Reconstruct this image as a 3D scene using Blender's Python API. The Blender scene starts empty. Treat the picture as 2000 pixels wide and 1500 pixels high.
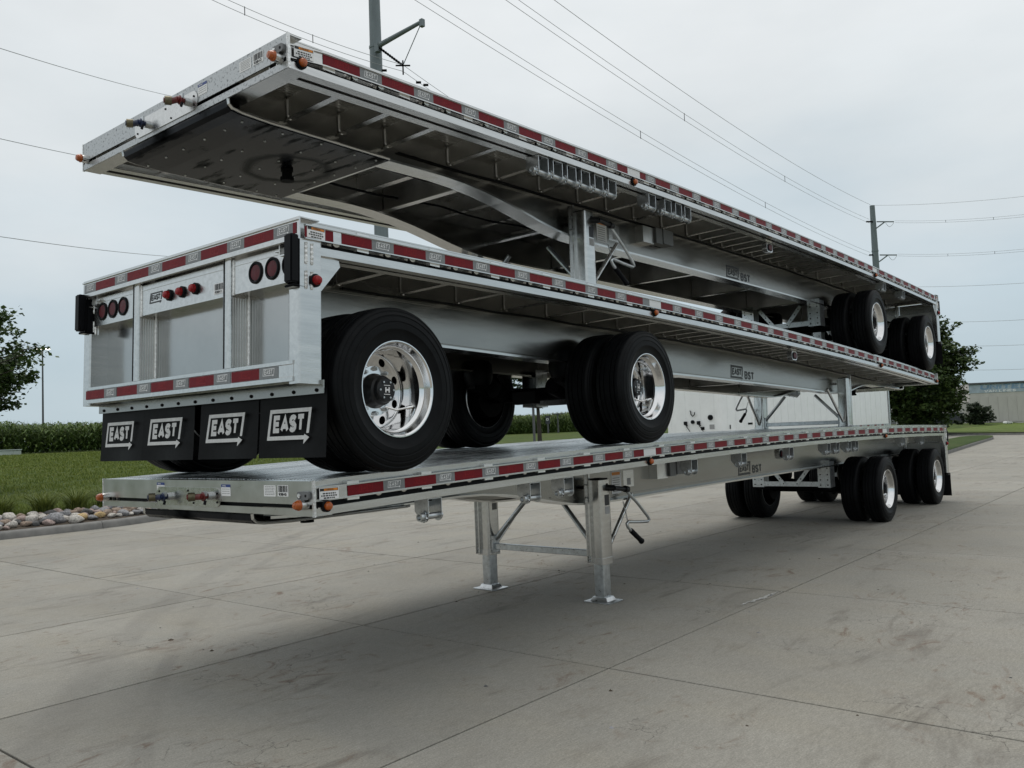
import bpy, bmesh, math, random
from math import radians as rad, pi, sin, cos
from mathutils import Vector, Matrix
random.seed(7)
S = bpy.context.scene
COL = S.collection

# ------------------------------------------------------------------ camera
CAM = Vector((3.9408, -2.9646, 1.6173))
YAW, PIT, ROL, FPX = 0.691333, 0.0572597, -0.03896, 1648.03
_f = Vector((-sin(YAW) * cos(PIT), cos(YAW) * cos(PIT), sin(PIT)))
_r = Vector((cos(YAW), sin(YAW), 0)); _u = _r.cross(_f)
RGT = _r * cos(ROL) + _u * sin(ROL); UPV = -_r * sin(ROL) + _u * cos(ROL); FWD = _f
cd = bpy.data.cameras.new('camera'); co = bpy.data.objects.new('camera', cd); COL.objects.link(co)
m = Matrix.Identity(4)
for i in range(3):
    m[i][0] = RGT[i]; m[i][1] = UPV[i]; m[i][2] = -FWD[i]; m[i][3] = CAM[i]
co.matrix_world = m
cd.sensor_width = 36; cd.lens = FPX / 2000 * 36; cd.clip_start = 0.05; cd.clip_end = 5000
S.camera = co
def at(x, y, d):            # a place on the sight line of photo pixel (x,y), d metres deep
    return CAM + (FWD + RGT * ((x - 1000) / FPX) - UPV * ((y - 750) / FPX)) * d

# ------------------------------------------------------------------ sky and sun
SUN_EL, SUN_AZ = rad(73.9), rad(-56.3)      # weak sun behind thick cloud
w = bpy.data.worlds.new('World'); S.world = w; w.use_nodes = True
nt = w.node_tree; N = nt.nodes; LK = nt.links; N.clear()
def nd(t, **k):
    n = N.new(t)
    for a, b in k.items(): setattr(n, a, b)
    return n
out = nd('ShaderNodeOutputWorld'); bg = nd('ShaderNodeBackground'); bg.inputs[1].default_value = 0.1
sky = nd('ShaderNodeTexSky', sky_type='NISHITA', sun_disc=False, sun_elevation=SUN_EL, sun_rotation=SUN_AZ)
tc = nd('ShaderNodeTexCoord'); sep = nd('ShaderNodeSeparateXYZ'); LK.new(tc.outputs['Generated'], sep.inputs[0])
rmp = nd('ShaderNodeValToRGB'); e = rmp.color_ramp.elements
e[0].position = 0.0; e[0].color = (.475, .585, .65, 1)
e[1].position = .5; e[1].color = (.86, .885, .89, 1)
x_ = e.new(.14); x_.color = (.55, .645, .70, 1)
x_ = e.new(.32); x_.color = (.73, .775, .79, 1)
ns = nd('ShaderNodeTexNoise'); ns.inputs['Scale'].default_value = 2.2; ns.inputs['Detail'].default_value = 5; ns.inputs['Roughness'].default_value = .5
mpn = nd('ShaderNodeMapping'); mpn.inputs['Scale'].default_value = (1, 1, 3.0)
LK.new(tc.outputs['Generated'], mpn.inputs[0]); LK.new(mpn.outputs[0], ns.inputs['Vector'])
ma = nd('ShaderNodeMath', operation='MULTIPLY_ADD'); ma.inputs[1].default_value = .42; ma.inputs[2].default_value = -.21
LK.new(ns.outputs[0], ma.inputs[0])
ad = nd('ShaderNodeMath', operation='ADD'); LK.new(sep.outputs[2], ad.inputs[0]); LK.new(ma.outputs[0], ad.inputs[1]); LK.new(ad.outputs[0], rmp.inputs[0])
nb = nd('ShaderNodeTexNoise'); nb.inputs['Scale'].default_value = 3.2; nb.inputs['Detail'].default_value = 6; nb.inputs['Roughness'].default_value = .55; mpb = nd('ShaderNodeMapping'); mpb.inputs['Scale'].default_value = (1, 1, 2.2); mpb.inputs['Location'].default_value = (3, 1, 0)
LK.new(tc.outputs['Generated'], mpb.inputs[0]); LK.new(mpb.outputs[0], nb.inputs['Vector']); mrb = nd('ShaderNodeMapRange'); mrb.inputs['From Min'].default_value = .3; mrb.inputs['From Max'].default_value = .7; mrb.inputs['To Min'].default_value = 9.75; mrb.inputs['To Max'].default_value = 10.7; LK.new(nb.outputs[0], mrb.inputs[0])
sc10 = nd('ShaderNodeVectorMath', operation='SCALE'); sc10.inputs['Scale'].default_value = 10; LK.new(rmp.outputs[0], sc10.inputs[0]); LK.new(mrb.outputs[0], sc10.inputs['Scale'])
mx = nd('ShaderNodeMix', data_type='RGBA'); mx.inputs[0].default_value = .93
LK.new(sky.outputs[0], mx.inputs[6]); LK.new(sc10.outputs[0], mx.inputs[7])
LK.new(mx.outputs[2], bg.inputs[0]); LK.new(bg.outputs[0], out.inputs[0])
sd = bpy.data.lights.new('sun', 'SUN'); sd.energy = 1.2; sd.angle = rad(38); sd.color = (1, .96, .9)
so = bpy.data.objects.new('sun', sd); COL.objects.link(so)
sdir = Vector((-.24, .16, 1)).normalized()
so.rotation_euler = sdir.to_track_quat('Z', 'Y').to_euler()
S.view_settings.view_transform = 'Standard'; S.view_settings.look = 'None'
S.view_settings.gamma = 1; S.view_settings.exposure = 0; S.view_settings.use_curve_mapping = False
S.cycles.max_bounces = 8; S.cycles.caustics_reflective = False; S.cycles.caustics_refractive = False

# ------------------------------------------------------------------ materials
MATS = {}
def mat(name, col, rough=.5, metal=0., var=0., vs=8., bump=0., bs=60., stretch=None, coat=0., rv=0., col2=None, thr=None, spec=None, emit=None, trans=0.):
    """principled material; var/col2 = noise colour variation, thr = (lo,hi) threshold for col2 patches, bump = relief depth in mm"""
    mt = bpy.data.materials.new(name); mt.use_nodes = True; t = mt.node_tree; b = t.nodes['Principled BSDF']
    c = (*col, 1); b.inputs['Base Color'].default_value = c
    b.inputs['Roughness'].default_value = rough; b.inputs['Metallic'].default_value = metal
    if coat: b.inputs['Coat Weight'].default_value = coat; b.inputs['Coat Roughness'].default_value = .06
    if spec is not None: b.inputs['Specular IOR Level'].default_value = spec
    if trans: b.inputs['Transmission Weight'].default_value = trans
    if emit: b.inputs['Emission Color'].default_value = (*emit[0], 1); b.inputs['Emission Strength'].default_value = emit[1]
    def new(k): return t.nodes.new(k)
    if var or col2 or bump or rv:
        tcn = new('ShaderNodeTexCoord'); mp = new('ShaderNodeMapping')
        if stretch: mp.inputs['Scale'].default_value = stretch
        t.links.new(tcn.outputs['Object'], mp.inputs[0])
    if var or col2:
        n = new('ShaderNodeTexNoise'); n.inputs['Scale'].default_value = vs; n.inputs['Detail'].default_value = 6; n.inputs['Roughness'].default_value = .6
        t.links.new(mp.outputs[0], n.inputs['Vector'])
        r = new('ShaderNodeValToRGB'); lo, hi = thr or (.3, .7)
        r.color_ramp.elements[0].position = lo; r.color_ramp.elements[1].position = hi
        if col2: r.color_ramp.elements[0].color = c; r.color_ramp.elements[1].color = (*col2, 1)
        else:
            r.color_ramp.elements[0].color = (*[v * (1 - var) for v in col], 1); r.color_ramp.elements[1].color = (*[min(1, v * (1 + var)) for v in col], 1)
        t.links.new(n.outputs[0], r.inputs[0]); t.links.new(r.outputs[0], b.inputs['Base Color'])
        if rv:
            mr = new('ShaderNodeMapRange'); mr.inputs['To Min'].default_value = max(.02, rough - rv); mr.inputs['To Max'].default_value = rough + rv
            t.links.new(n.outputs[0], mr.inputs[0]); t.links.new(mr.outputs[0], b.inputs['Roughness'])
    if bump:
        n2 = new('ShaderNodeTexNoise'); n2.inputs['Scale'].default_value = bs; n2.inputs['Detail'].default_value = 4
        t.links.new(mp.outputs[0], n2.inputs['Vector'])
        bp = new('ShaderNodeBump'); bp.inputs['Distance'].default_value = bump * .001; bp.inputs['Strength'].default_value = 1
        t.links.new(n2.outputs[0], bp.inputs['Height']); t.links.new(bp.outputs[0], b.inputs['Normal'])
    MATS[name] = mt
    return mt
mat('alu', (.58, .58, .565), .20, 1, .10, 3, .6, 14, (9, .6, 9), rv=.10)
mat('alu_rail', (.60, .60, .59), .24, 1, .10, 5, .3, 40, (6, .5, 6), rv=.08)
mat('alu_dull', (.72, .715, .695), .34, 1, .16, 4, .4, 30, rv=.1)
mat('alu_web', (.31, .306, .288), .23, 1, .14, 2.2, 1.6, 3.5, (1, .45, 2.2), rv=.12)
mat('alu_sheet', (.42, .42, .41), .17, 1, .06, 3, 3.5, 2.2, rv=.05)
mat('alu_deck', (.72, .72, .71), .27, 1, .25, 6, .4, 60, (6, .5, 6), rv=.12)
mat('alu_nose', (.54, .54, .525), .30, 1, .12, 4, .5, 20, rv=.1)
mat('alu_spotted', (.46, .475, .48), .38, .8, vs=58, col2=(.10, .105, .11), thr=(.54, .66), bump=.3, bs=80)
mat('alu_weld', (.72, .72, .71), .30, 1, .25, 60, 5, 130)
mat('galvanised', (.52, .54, .55), .30, .9, .2, 22, .4, 70, rv=.1)
mat('chrome', (.78, .78, .78), .10, 1, .04, 5, rv=.03)
mat('black_paint', (.008, .0085, .01), .35, 0, .4, 6, .4, 30, spec=.35)
mat('plate_black', (.0055, .007, .010), .18, .0, vs=4, col2=(.007, .0085, .011), thr=(.5, .72), bump=.8, bs=3, rv=.08, spec=.10)
mat('rubber', (.0050, .0056, .0064), .50, 0, .35, 10, .5, 90, spec=.10)
mat('flap', (.006, .0062, .007), .5, 0, .35, 8, .6, 50, spec=.10)
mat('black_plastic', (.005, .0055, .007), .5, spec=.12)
mat('dark_steel', (.004, .004, .004), .65, .0, spec=.1)
mat('red_tape', (.155, .004, .010), .5, 0, .18, 90, spec=.2)
mat('red_tape_print', (.24, .008, .012), .4, spec=.2)
mat('silver_tape', (.21, .22, .225), .4, .1, .12, 120, spec=.3)
mat('white_tape', (.72, .73, .73), .35)
mat('white_print', (.80, .80, .80), .4)
mat('black_print', (.012, .012, .014), .4)
mat('blue_print', (.02, .05, .22), .4)
mat('orange_print', (.75, .25, .02), .4)
mat('grey_print', (.33, .33, .33), .5)
mat('flap_print', (.62, .62, .62), .5, 0, .12, 30)
mat('amber', (.38, .075, .002), .18, 0, .35, 70, 2.5, 120, coat=.3)
mat('red_lens', (.26, .004, .007), .18, 0, .3, 70, 2, 120, spec=.35)
mat('dim_lens', (.085, .005, .010), .38, 0, .35, 90, 1.5, 140, spec=.25)
mat('brass', (.13, .115, .075), .4, .9, .3, 20)
mat('glad_blue', (.008, .018, .06), .4, 0, .4, 20)
mat('glad_red', (.13, .012, .010), .4, 0, .4, 20)
mat('grey_box', (.16, .165, .17), .45)
mat('white_van', (.88, .89, .88), .28, 0, .05, 2, 2.5, 1.6, coat=.15)
mat('pole_steel', (.16, .19, .20), .55, .35, .2, 3, .5, 20, (1, 1, .15))
mat('wire', (.33, .34, .35), .5, .4)
mat('lamp_glow', (.9, .9, .9), .4, emit=((1, .93, .8), 6))
mat('bark', (.05, .042, .034), .9, 0, .4, 12, 12, 30, (3, 3, .6))
mat('kerb', (.21, .205, .195), .85, 0, vs=3.5, col2=(.12, .12, .115), thr=(.35, .75), bump=2, bs=60)
mat('panel_wall', (.50, .48, .45), .85, 0, .10, 1.2, 4, 10, (1, 1, .2))
mat('wall_blue', (.19, .30, .43), .7, 0, .18, 1.5)
mat('wall_blue_pale', (.36, .43, .49), .7, 0, .2, 1.5)
mat('roof_trim', (.08, .085, .09), .6)
mat('dock_dark', (.035, .04, .05), .6, 0, .3, 2)
mat('util_green', (.40, .45, .42), .6, 0, .08, 5)
mat('glass_dark', (.02, .025, .03), .1)
mat('patch', (.42, .42, .40), .8, 0, .2, 40)
mat('soil', (.06, .045, .032), .95, 0, .4, 9, 12, 40)
_t = MATS['plate_black'].node_tree; _b = _t.nodes['Principled BSDF']; _q = _t.nodes.new
def _ring():       # grease scuffs where a fifth wheel has turned round the pin
    L = _t.links; tcn = _q('ShaderNodeTexCoord'); sb = _q('ShaderNodeVectorMath'); sb.operation = 'SUBTRACT'; sb.inputs[1].default_value = (0, .91, -.31); L.new(tcn.outputs['Object'], sb.inputs[0])
    ln = _q('ShaderNodeVectorMath'); ln.operation = 'LENGTH'; L.new(sb.outputs[0], ln.inputs[0]); nz = _q('ShaderNodeTexNoise'); nz.inputs['Scale'].default_value = 6; nz.inputs['Detail'].default_value = 8; L.new(tcn.outputs['Object'], nz.inputs['Vector'])
    ad = _q('ShaderNodeMath'); ad.operation = 'MULTIPLY_ADD'; ad.inputs[1].default_value = .14; L.new(nz.outputs[0], ad.inputs[0]); L.new(ln.outputs['Value'], ad.inputs[2])
    r = _q('ShaderNodeValToRGB'); el = r.color_ramp.elements; el[0].position = .30; el[0].color = (0, 0, 0, 1); el[1].position = .48; el[1].color = (0, 0, 0, 1)
    for p_, v in ((.36, .42), (.385, .32), (.43, 0)): x = el.new(p_); x.color = (v, v, v, 1)
    L.new(ad.outputs[0], r.inputs[0]); mp = _q('ShaderNodeMapping'); mp.inputs['Scale'].default_value = (1, 4, 1); L.new(tcn.outputs['Object'], mp.inputs[0]); n2 = _q('ShaderNodeTexNoise'); n2.inputs['Scale'].default_value = 2.2; n2.inputs['Detail'].default_value = 7; L.new(mp.outputs[0], n2.inputs['Vector'])
    r2 = _q('ShaderNodeValToRGB'); r2.color_ramp.elements[0].position = .55; r2.color_ramp.elements[1].position = .72; L.new(n2.outputs[0], r2.inputs[0]); mxm = _q('ShaderNodeMath'); mxm.operation = 'MAXIMUM'; L.new(r.outputs[0], mxm.inputs[0]); L.new(r2.outputs[0], mxm.inputs[1])
    mr = _q('ShaderNodeMapRange'); mr.inputs['To Min'].default_value = .14; mr.inputs['To Max'].default_value = .75; L.new(mxm.outputs[0], mr.inputs[0]); L.new(mr.outputs[0], _b.inputs['Roughness'])
    ms = _q('ShaderNodeMapRange'); ms.inputs['To Min'].default_value = .085; ms.inputs['To Max'].default_value = .0; L.new(mxm.outputs[0], ms.inputs[0]); L.new(ms.outputs[0], _b.inputs['Specular IOR Level'])
    mc = _q('ShaderNodeMix'); mc.data_type = 'RGBA'; L.new(mxm.outputs[0], mc.inputs[0]); L.new(_b.inputs['Base Color'].links[0].from_socket, mc.inputs[6]); mc.inputs[7].default_value = (.002, .002, .002, 1); L.new(mc.outputs[2], _b.inputs['Base Color'])
_ring()
_t = MATS['alu_deck'].node_tree; _b = _t.nodes['Principled BSDF']; _oi = _t.nodes.new('ShaderNodeObjectInfo'); _mr = _t.nodes.new('ShaderNodeMapRange'); _mr.inputs['To Min'].default_value = .55; _mr.inputs['To Max'].default_value = 1.15
_mu = _t.nodes.new('ShaderNodeMix'); _mu.data_type = 'RGBA'; _mu.blend_type = 'MULTIPLY'; _mu.inputs[0].default_value = 1
_src = _b.inputs['Base Color'].links[0].from_socket; _t.links.new(_oi.outputs['Random'], _mr.inputs[0]); _t.links.new(_src, _mu.inputs[6]); _t.links.new(_mr.outputs[0], _mu.inputs[7]); _t.links.new(_mu.outputs[2], _b.inputs['Base Color'])
def leafmat(name, a, b, rough=.5, trans=.0):
    mt = bpy.data.materials.new(name); mt.use_nodes = True; t = mt.node_tree; bs = t.nodes['Principled BSDF']
    g = t.nodes.new('ShaderNodeNewGeometry'); r = t.nodes.new('ShaderNodeValToRGB')
    r.color_ramp.elements[0].color = (*a, 1); r.color_ramp.elements[1].color = (*b, 1)
    t.links.new(g.outputs['Random Per Island'], r.inputs[0]); t.links.new(r.outputs[0], bs.inputs['Base Color'])
    bs.inputs['Roughness'].default_value = rough; bs.inputs['Specular IOR Level'].default_value = .3
    tr = t.nodes.new('ShaderNodeBsdfTranslucent'); t.links.new(r.outputs[0], tr.inputs[0])
    mxs = t.nodes.new('ShaderNodeMixShader'); mxs.inputs[0].default_value = .25
    t.links.new(bs.outputs[0], mxs.inputs[1]); t.links.new(tr.outputs[0], mxs.inputs[2])
    t.links.new(mxs.outputs[0], t.nodes['Material Output'].inputs[0])
    MATS[name] = mt
leafmat('maple_leaf', (.020, .044, .013), (.085, .125, .034))
leafmat('oak_leaf', (.026, .052, .016), (.08, .125, .036))
leafmat('bush_leaf', (.025, .04, .024), (.06, .08, .045))
leafmat('corn_leaf', (.034, .074, .014), (.125, .185, .042), .6)
mat('tassel', (.22, .19, .08), .8)
leafmat('blade', (.05, .085, .014), (.19, .22, .05), .55)
leafmat('lawn_blade', (.085, .13, .02), (.21, .245, .055), .6)
def rockmat(name, c): mat(name, tuple(v * .92 for v in c), .85, 0, .55, 5, 6, 22)
ROCK = {'grey': (.26, .26, .27), 'pale': (.52, .49, .45), 'brown': (.30, .23, .18), 'dark': (.09, .09, .09), 'tan': (.50, .36, .18), 'pinkish': (.40, .31, .28)}
for k, v in ROCK.items(): rockmat('rock_' + k, v)

def concrete(name, base, joints):
    mt = bpy.data.materials.new(name); mt.use_nodes = True; t = mt.node_tree; b = t.nodes['Principled BSDF']; L = t.links
    def new(k, **kw):
        n = t.nodes.new(k)
        for a, v in kw.items(): setattr(n, a, v)
        return n
    g = new('ShaderNodeNewGeometry')
    def noise(scale, det=5, ro=.6, st=None, dist=0):
        mp = new('ShaderNodeMapping')
        if st: mp.inputs['Scale'].default_value = st
        L.new(g.outputs['Position'], mp.inputs[0])
        n = new('ShaderNodeTexNoise'); n.inputs['Scale'].default_value = scale; n.inputs['Detail'].default_value = det; n.inputs['Roughness'].default_value = ro; n.inputs['Distortion'].default_value = dist
        L.new(mp.outputs[0], n.inputs['Vector']); return n.outputs[0]
    def ramp(src, p0, p1, c0=(0, 0, 0), c1=(1, 1, 1)):
        r = new('ShaderNodeValToRGB'); r.color_ramp.elements[0].position = p0; r.color_ramp.elements[1].position = p1
        r.color_ramp.elements[0].color = (*c0, 1); r.color_ramp.elements[1].color = (*c1, 1); L.new(src, r.inputs[0]); return r.outputs[0]
    def mixc(fac, a, bb, mode='MIX', k=None):
        n = new('ShaderNodeMix', data_type='RGBA', blend_type=mode)
        if isinstance(fac, float): n.inputs[0].default_value = fac
        else: L.new(fac, n.inputs[0])
        for i, v in ((6, a), (7, bb)):
            if isinstance(v, tuple): n.inputs[i].default_value = (*v, 1)
            else: L.new(v, n.inputs[i])
        return n.outputs[2]
    def mul(a, v):
        n = new('ShaderNodeMath', operation='MULTIPLY'); L.new(a, n.inputs[0])
        if isinstance(v, float): n.inputs[1].default_value = v
        else: L.new(v, n.inputs[1])
        return n.outputs[0]
    c = ramp(noise(.55, 6, .62), .3, .7, tuple(v * .86 for v in base), tuple(v * 1.10 for v in base))
    # warm / cool blotches
    c = mixc(mul(ramp(noise(1.3, 5, .6, (.5, 1.2, 1)), .45, .75), .55), c, (base[0] * 1.0, base[1] * .955, base[2] * .86))
    c = mixc(mul(ramp(noise(.9, 4, .55, (1.1, .6, 1), 1.5), .5, .75), .45), c, (base[0] * .86, base[1] * .90, base[2] * .93))
    # fine speckle of the brushed surface
    c = mixc(1.0, c, ramp(noise(95, 3, .7), .25, .75, (.68, .68, .68), (1.28, 1.28, 1.27)), 'MULTIPLY')
    c = mixc(1.0, c, ramp(noise(330, 2, .6), .3, .7, (.82, .82, .82), (1.16, 1.16, 1.16)), 'MULTIPLY')
    c = mixc(1.0, c, ramp(noise(26, 4, .7, (2.2, .5, 1)), .3, .7, (.85, .85, .85), (1.11, 1.11, 1.11)), 'MULTIPLY')
    # dark oily scuffs running along the yard, thin
    sc = mul(ramp(noise(3.2, 8, .68, (1.0, .22, 1), 1.0), .53, .66), ramp(noise(.8, 3), .40, .58))
    c = mixc(mul(sc, .52), c, (.10, .085, .07))
    rs = mul(ramp(noise(5.5, 9, .7, (.6, .35, 1), 2.0), .56, .67), ramp(noise(.65, 3, .5, (1, 1, 1)), .45, .56))
    c = mixc(mul(rs, .70), c, (.13, .075, .045))
    # hairline map cracks
    vo = new('ShaderNodeTexVoronoi', feature='DISTANCE_TO_EDGE'); vo.inputs['Scale'].default_value = 3.4
    wa = new('ShaderNodeVectorMath', operation='ADD'); nn = new('ShaderNodeTexNoise'); nn.inputs['Scale'].default_value = 5; nn.inputs['Detail'].default_value = 5
    L.new(g.outputs['Position'], nn.inputs['Vector']); s3 = new('ShaderNodeVectorMath', operation='SCALE'); s3.inputs['Scale'].default_value = .35
    L.new(nn.outputs[1], s3.inputs[0]); L.new(g.outputs['Position'], wa.inputs[0]); L.new(s3.outputs[0], wa.inputs[1]); L.new(wa.outputs[0], vo.inputs['Vector'])
    ck = mul(ramp(vo.outputs['Distance'], .004, .016, (1, 1, 1), (0, 0, 0)), ramp(noise(.75, 4, .6), .54, .62))
    c = mixc(mul(ck, .7), c, (.07, .062, .055))
    # curved tyre scuffs left by turning trucks: bands of circles on the ground
    for cx, cy, rr, wd in ARCS:
        vs_ = new('ShaderNodeVectorMath', operation='SUBTRACT'); L.new(g.outputs['Position'], vs_.inputs[0]); vs_.inputs[1].default_value = (cx, cy, 0)
        ln_ = new('ShaderNodeVectorMath', operation='LENGTH'); L.new(vs_.outputs[0], ln_.inputs[0])
        d_ = new('ShaderNodeMath', operation='SUBTRACT'); L.new(ln_.outputs['Value'], d_.inputs[0]); d_.inputs[1].default_value = rr
        a_ = new('ShaderNodeMath', operation='ABSOLUTE'); L.new(d_.outputs[0], a_.inputs[0])
        bd = mul(ramp(a_.outputs[0], wd * .5, wd, (1, 1, 1), (0, 0, 0)), ramp(noise(1.1, 7, .7), .38, .62))
        c = mixc(mul(bd, .26), c, (.09, .085, .08))
    if not joints:
        oi = new('ShaderNodeObjectInfo'); mr = new('ShaderNodeMapRange'); mr.inputs['To Min'].default_value = .92; mr.inputs['To Max'].default_value = 1.06; L.new(oi.outputs['Random'], mr.inputs[0])
        c = mixc(1.0, c, mr.outputs[0], 'MULTIPLY')
    if joints:
        # sawn joints too far away to model: grid lines every 2.53 x 3.05 m
        sp = new('ShaderNodeSeparateXYZ'); L.new(g.outputs['Position'], sp.inputs[0]); fac = None
        for o, off, per in ((0, .68, 2.53), (1, 1.88, 3.05)):
            a = new('ShaderNodeMath', operation='SUBTRACT'); L.new(sp.outputs[o], a.inputs[0]); a.inputs[1].default_value = off - per / 2
            w_ = new('ShaderNodeMath', operation='WRAP'); L.new(a.outputs[0], w_.inputs[0]); w_.inputs[1].default_value = per; w_.inputs[2].default_value = 0
            d = new('ShaderNodeMath', operation='SUBTRACT'); L.new(w_.outputs[0], d.inputs[0]); d.inputs[1].default_value = per / 2
            ab = new('ShaderNodeMath', operation='ABSOLUTE'); L.new(d.outputs[0], ab.inputs[0])
            q = new('ShaderNodeMath', operation='LESS_THAN'); L.new(ab.outputs[0], q.inputs[0]); q.inputs[1].default_value = .008
            if fac is None: fac = q.outputs[0]
            else:
                mxm = new('ShaderNodeMath', operation='MAXIMUM'); L.new(fac, mxm.inputs[0]); L.new(q.outputs[0], mxm.inputs[1]); fac = mxm.outputs[0]
        c = mixc(fac, c, (.04, .04, .04))
    L.new(c, b.inputs['Base Color']); b.inputs['Roughness'].default_value = .8; b.inputs['Specular IOR Level'].default_value = .35
    bp = new('ShaderNodeBump'); bp.inputs['Distance'].default_value = .0012; bp.inputs['Strength'].default_value = .6
    L.new(noise(160, 3, .6), bp.inputs['Height']); L.new(bp.outputs[0], b.inputs['Normal'])
    MATS[name] = mt
def circ(a, b, c):
    ax, ay = a; bx, by = b; cx, cy = c; d = 2 * (ax * (by - cy) + bx * (cy - ay) + cx * (ay - by))
    ux = ((ax * ax + ay * ay) * (by - cy) + (bx * bx + by * by) * (cy - ay) + (cx * cx + cy * cy) * (ay - by)) / d
    uy = ((ax * ax + ay * ay) * (cx - bx) + (bx * bx + by * by) * (ax - cx) + (cx * cx + cy * cy) * (bx - ax)) / d
    return ux, uy, math.hypot(ux - ax, uy - ay)
ARCS = [(*circ((-9.9, 8.58), (-7.74, 5.08), (-4.24, 1.29)), .17), (*circ((-9.2, 8.6), (-7.0, 4.9), (-3.3, 1.1)), .08)]
CB = (.292, .280, .248)
concrete('concrete', CB, False); concrete('concrete_far', CB, True)
mat('joint', (.012, .011, .010), .95)

def lawnmat(name, a, b2, c2):
    mt = bpy.data.materials.new(name); mt.use_nodes = True; t = mt.node_tree; b = t.nodes['Principled BSDF']; L = t.links
    g = t.nodes.new('ShaderNodeNewGeometry')
    def noise(s, st, d=5):
        mp = t.nodes.new('ShaderNodeMapping'); mp.inputs['Scale'].default_value = st; mp.inputs['Rotation'].default_value = (0, 0, rad(18))
        L.new(g.outputs['Position'], mp.inputs[0]); n = t.nodes.new('ShaderNodeTexNoise'); n.inputs['Scale'].default_value = s; n.inputs['Detail'].default_value = d
        L.new(mp.outputs[0], n.inputs['Vector']); return n.outputs[0]
    r = t.nodes.new('ShaderNodeValToRGB'); r.color_ramp.elements[0].position = .3; r.color_ramp.elements[1].position = .7
    r.color_ramp.elements[0].color = (*a, 1); r.color_ramp.elements[1].color = (*b2, 1); L.new(noise(1.6, (1.0, .25, 1)), r.inputs[0])
    m2 = t.nodes.new('ShaderNodeMix'); m2.data_type = 'RGBA'; m2.blend_type = 'MULTIPLY'; m2.inputs[0].default_value = 1
    r2 = t.nodes.new('ShaderNodeValToRGB'); r2.color_ramp.elements[0].position = .3; r2.color_ramp.elements[1].position = .7
    r2.color_ramp.elements[0].color = (.42, .42, .42, 1); r2.color_ramp.elements[1].color = (1.55, 1.55, 1.45, 1); L.new(noise(14, (1, .5, 1), 6), r2.inputs[0])
    L.new(r.outputs[0], m2.inputs[6]); L.new(r2.outputs[0], m2.inputs[7])
    m3 = t.nodes.new('ShaderNodeMix'); m3.data_type = 'RGBA'; r3 = t.nodes.new('ShaderNodeValToRGB'); r3.color_ramp.elements[0].position = .55; r3.color_ramp.elements[1].position = .75
    L.new(noise(.22, (1, 1, 1)), r3.inputs[0]); L.new(r3.outputs[0], m3.inputs[0]); L.new(m2.outputs[2], m3.inputs[6]); m3.inputs[7].default_value = (*c2, 1)
    L.new(m3.outputs[2], b.inputs['Base Color']); b.inputs['Roughness'].default_value = .9; b.inputs['Specular IOR Level'].default_value = .15
    bp = t.nodes.new('ShaderNodeBump'); bp.inputs['Distance'].default_value = .05; L.new(noise(9, (1, .4, 1), 8), bp.inputs['Height']); L.new(bp.outputs[0], b.inputs['Normal'])
    MATS[name] = mt
lawnmat('lawn', (.038, .064, .011), (.076, .106, .022), (.088, .093, .027))
lawnmat('far_lawn', (.075, .115, .02), (.12, .16, .04), (.13, .15, .045))
lawnmat('island_lawn', (.03, .055, .012), (.055, .085, .022), (.06, .08, .025))

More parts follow.
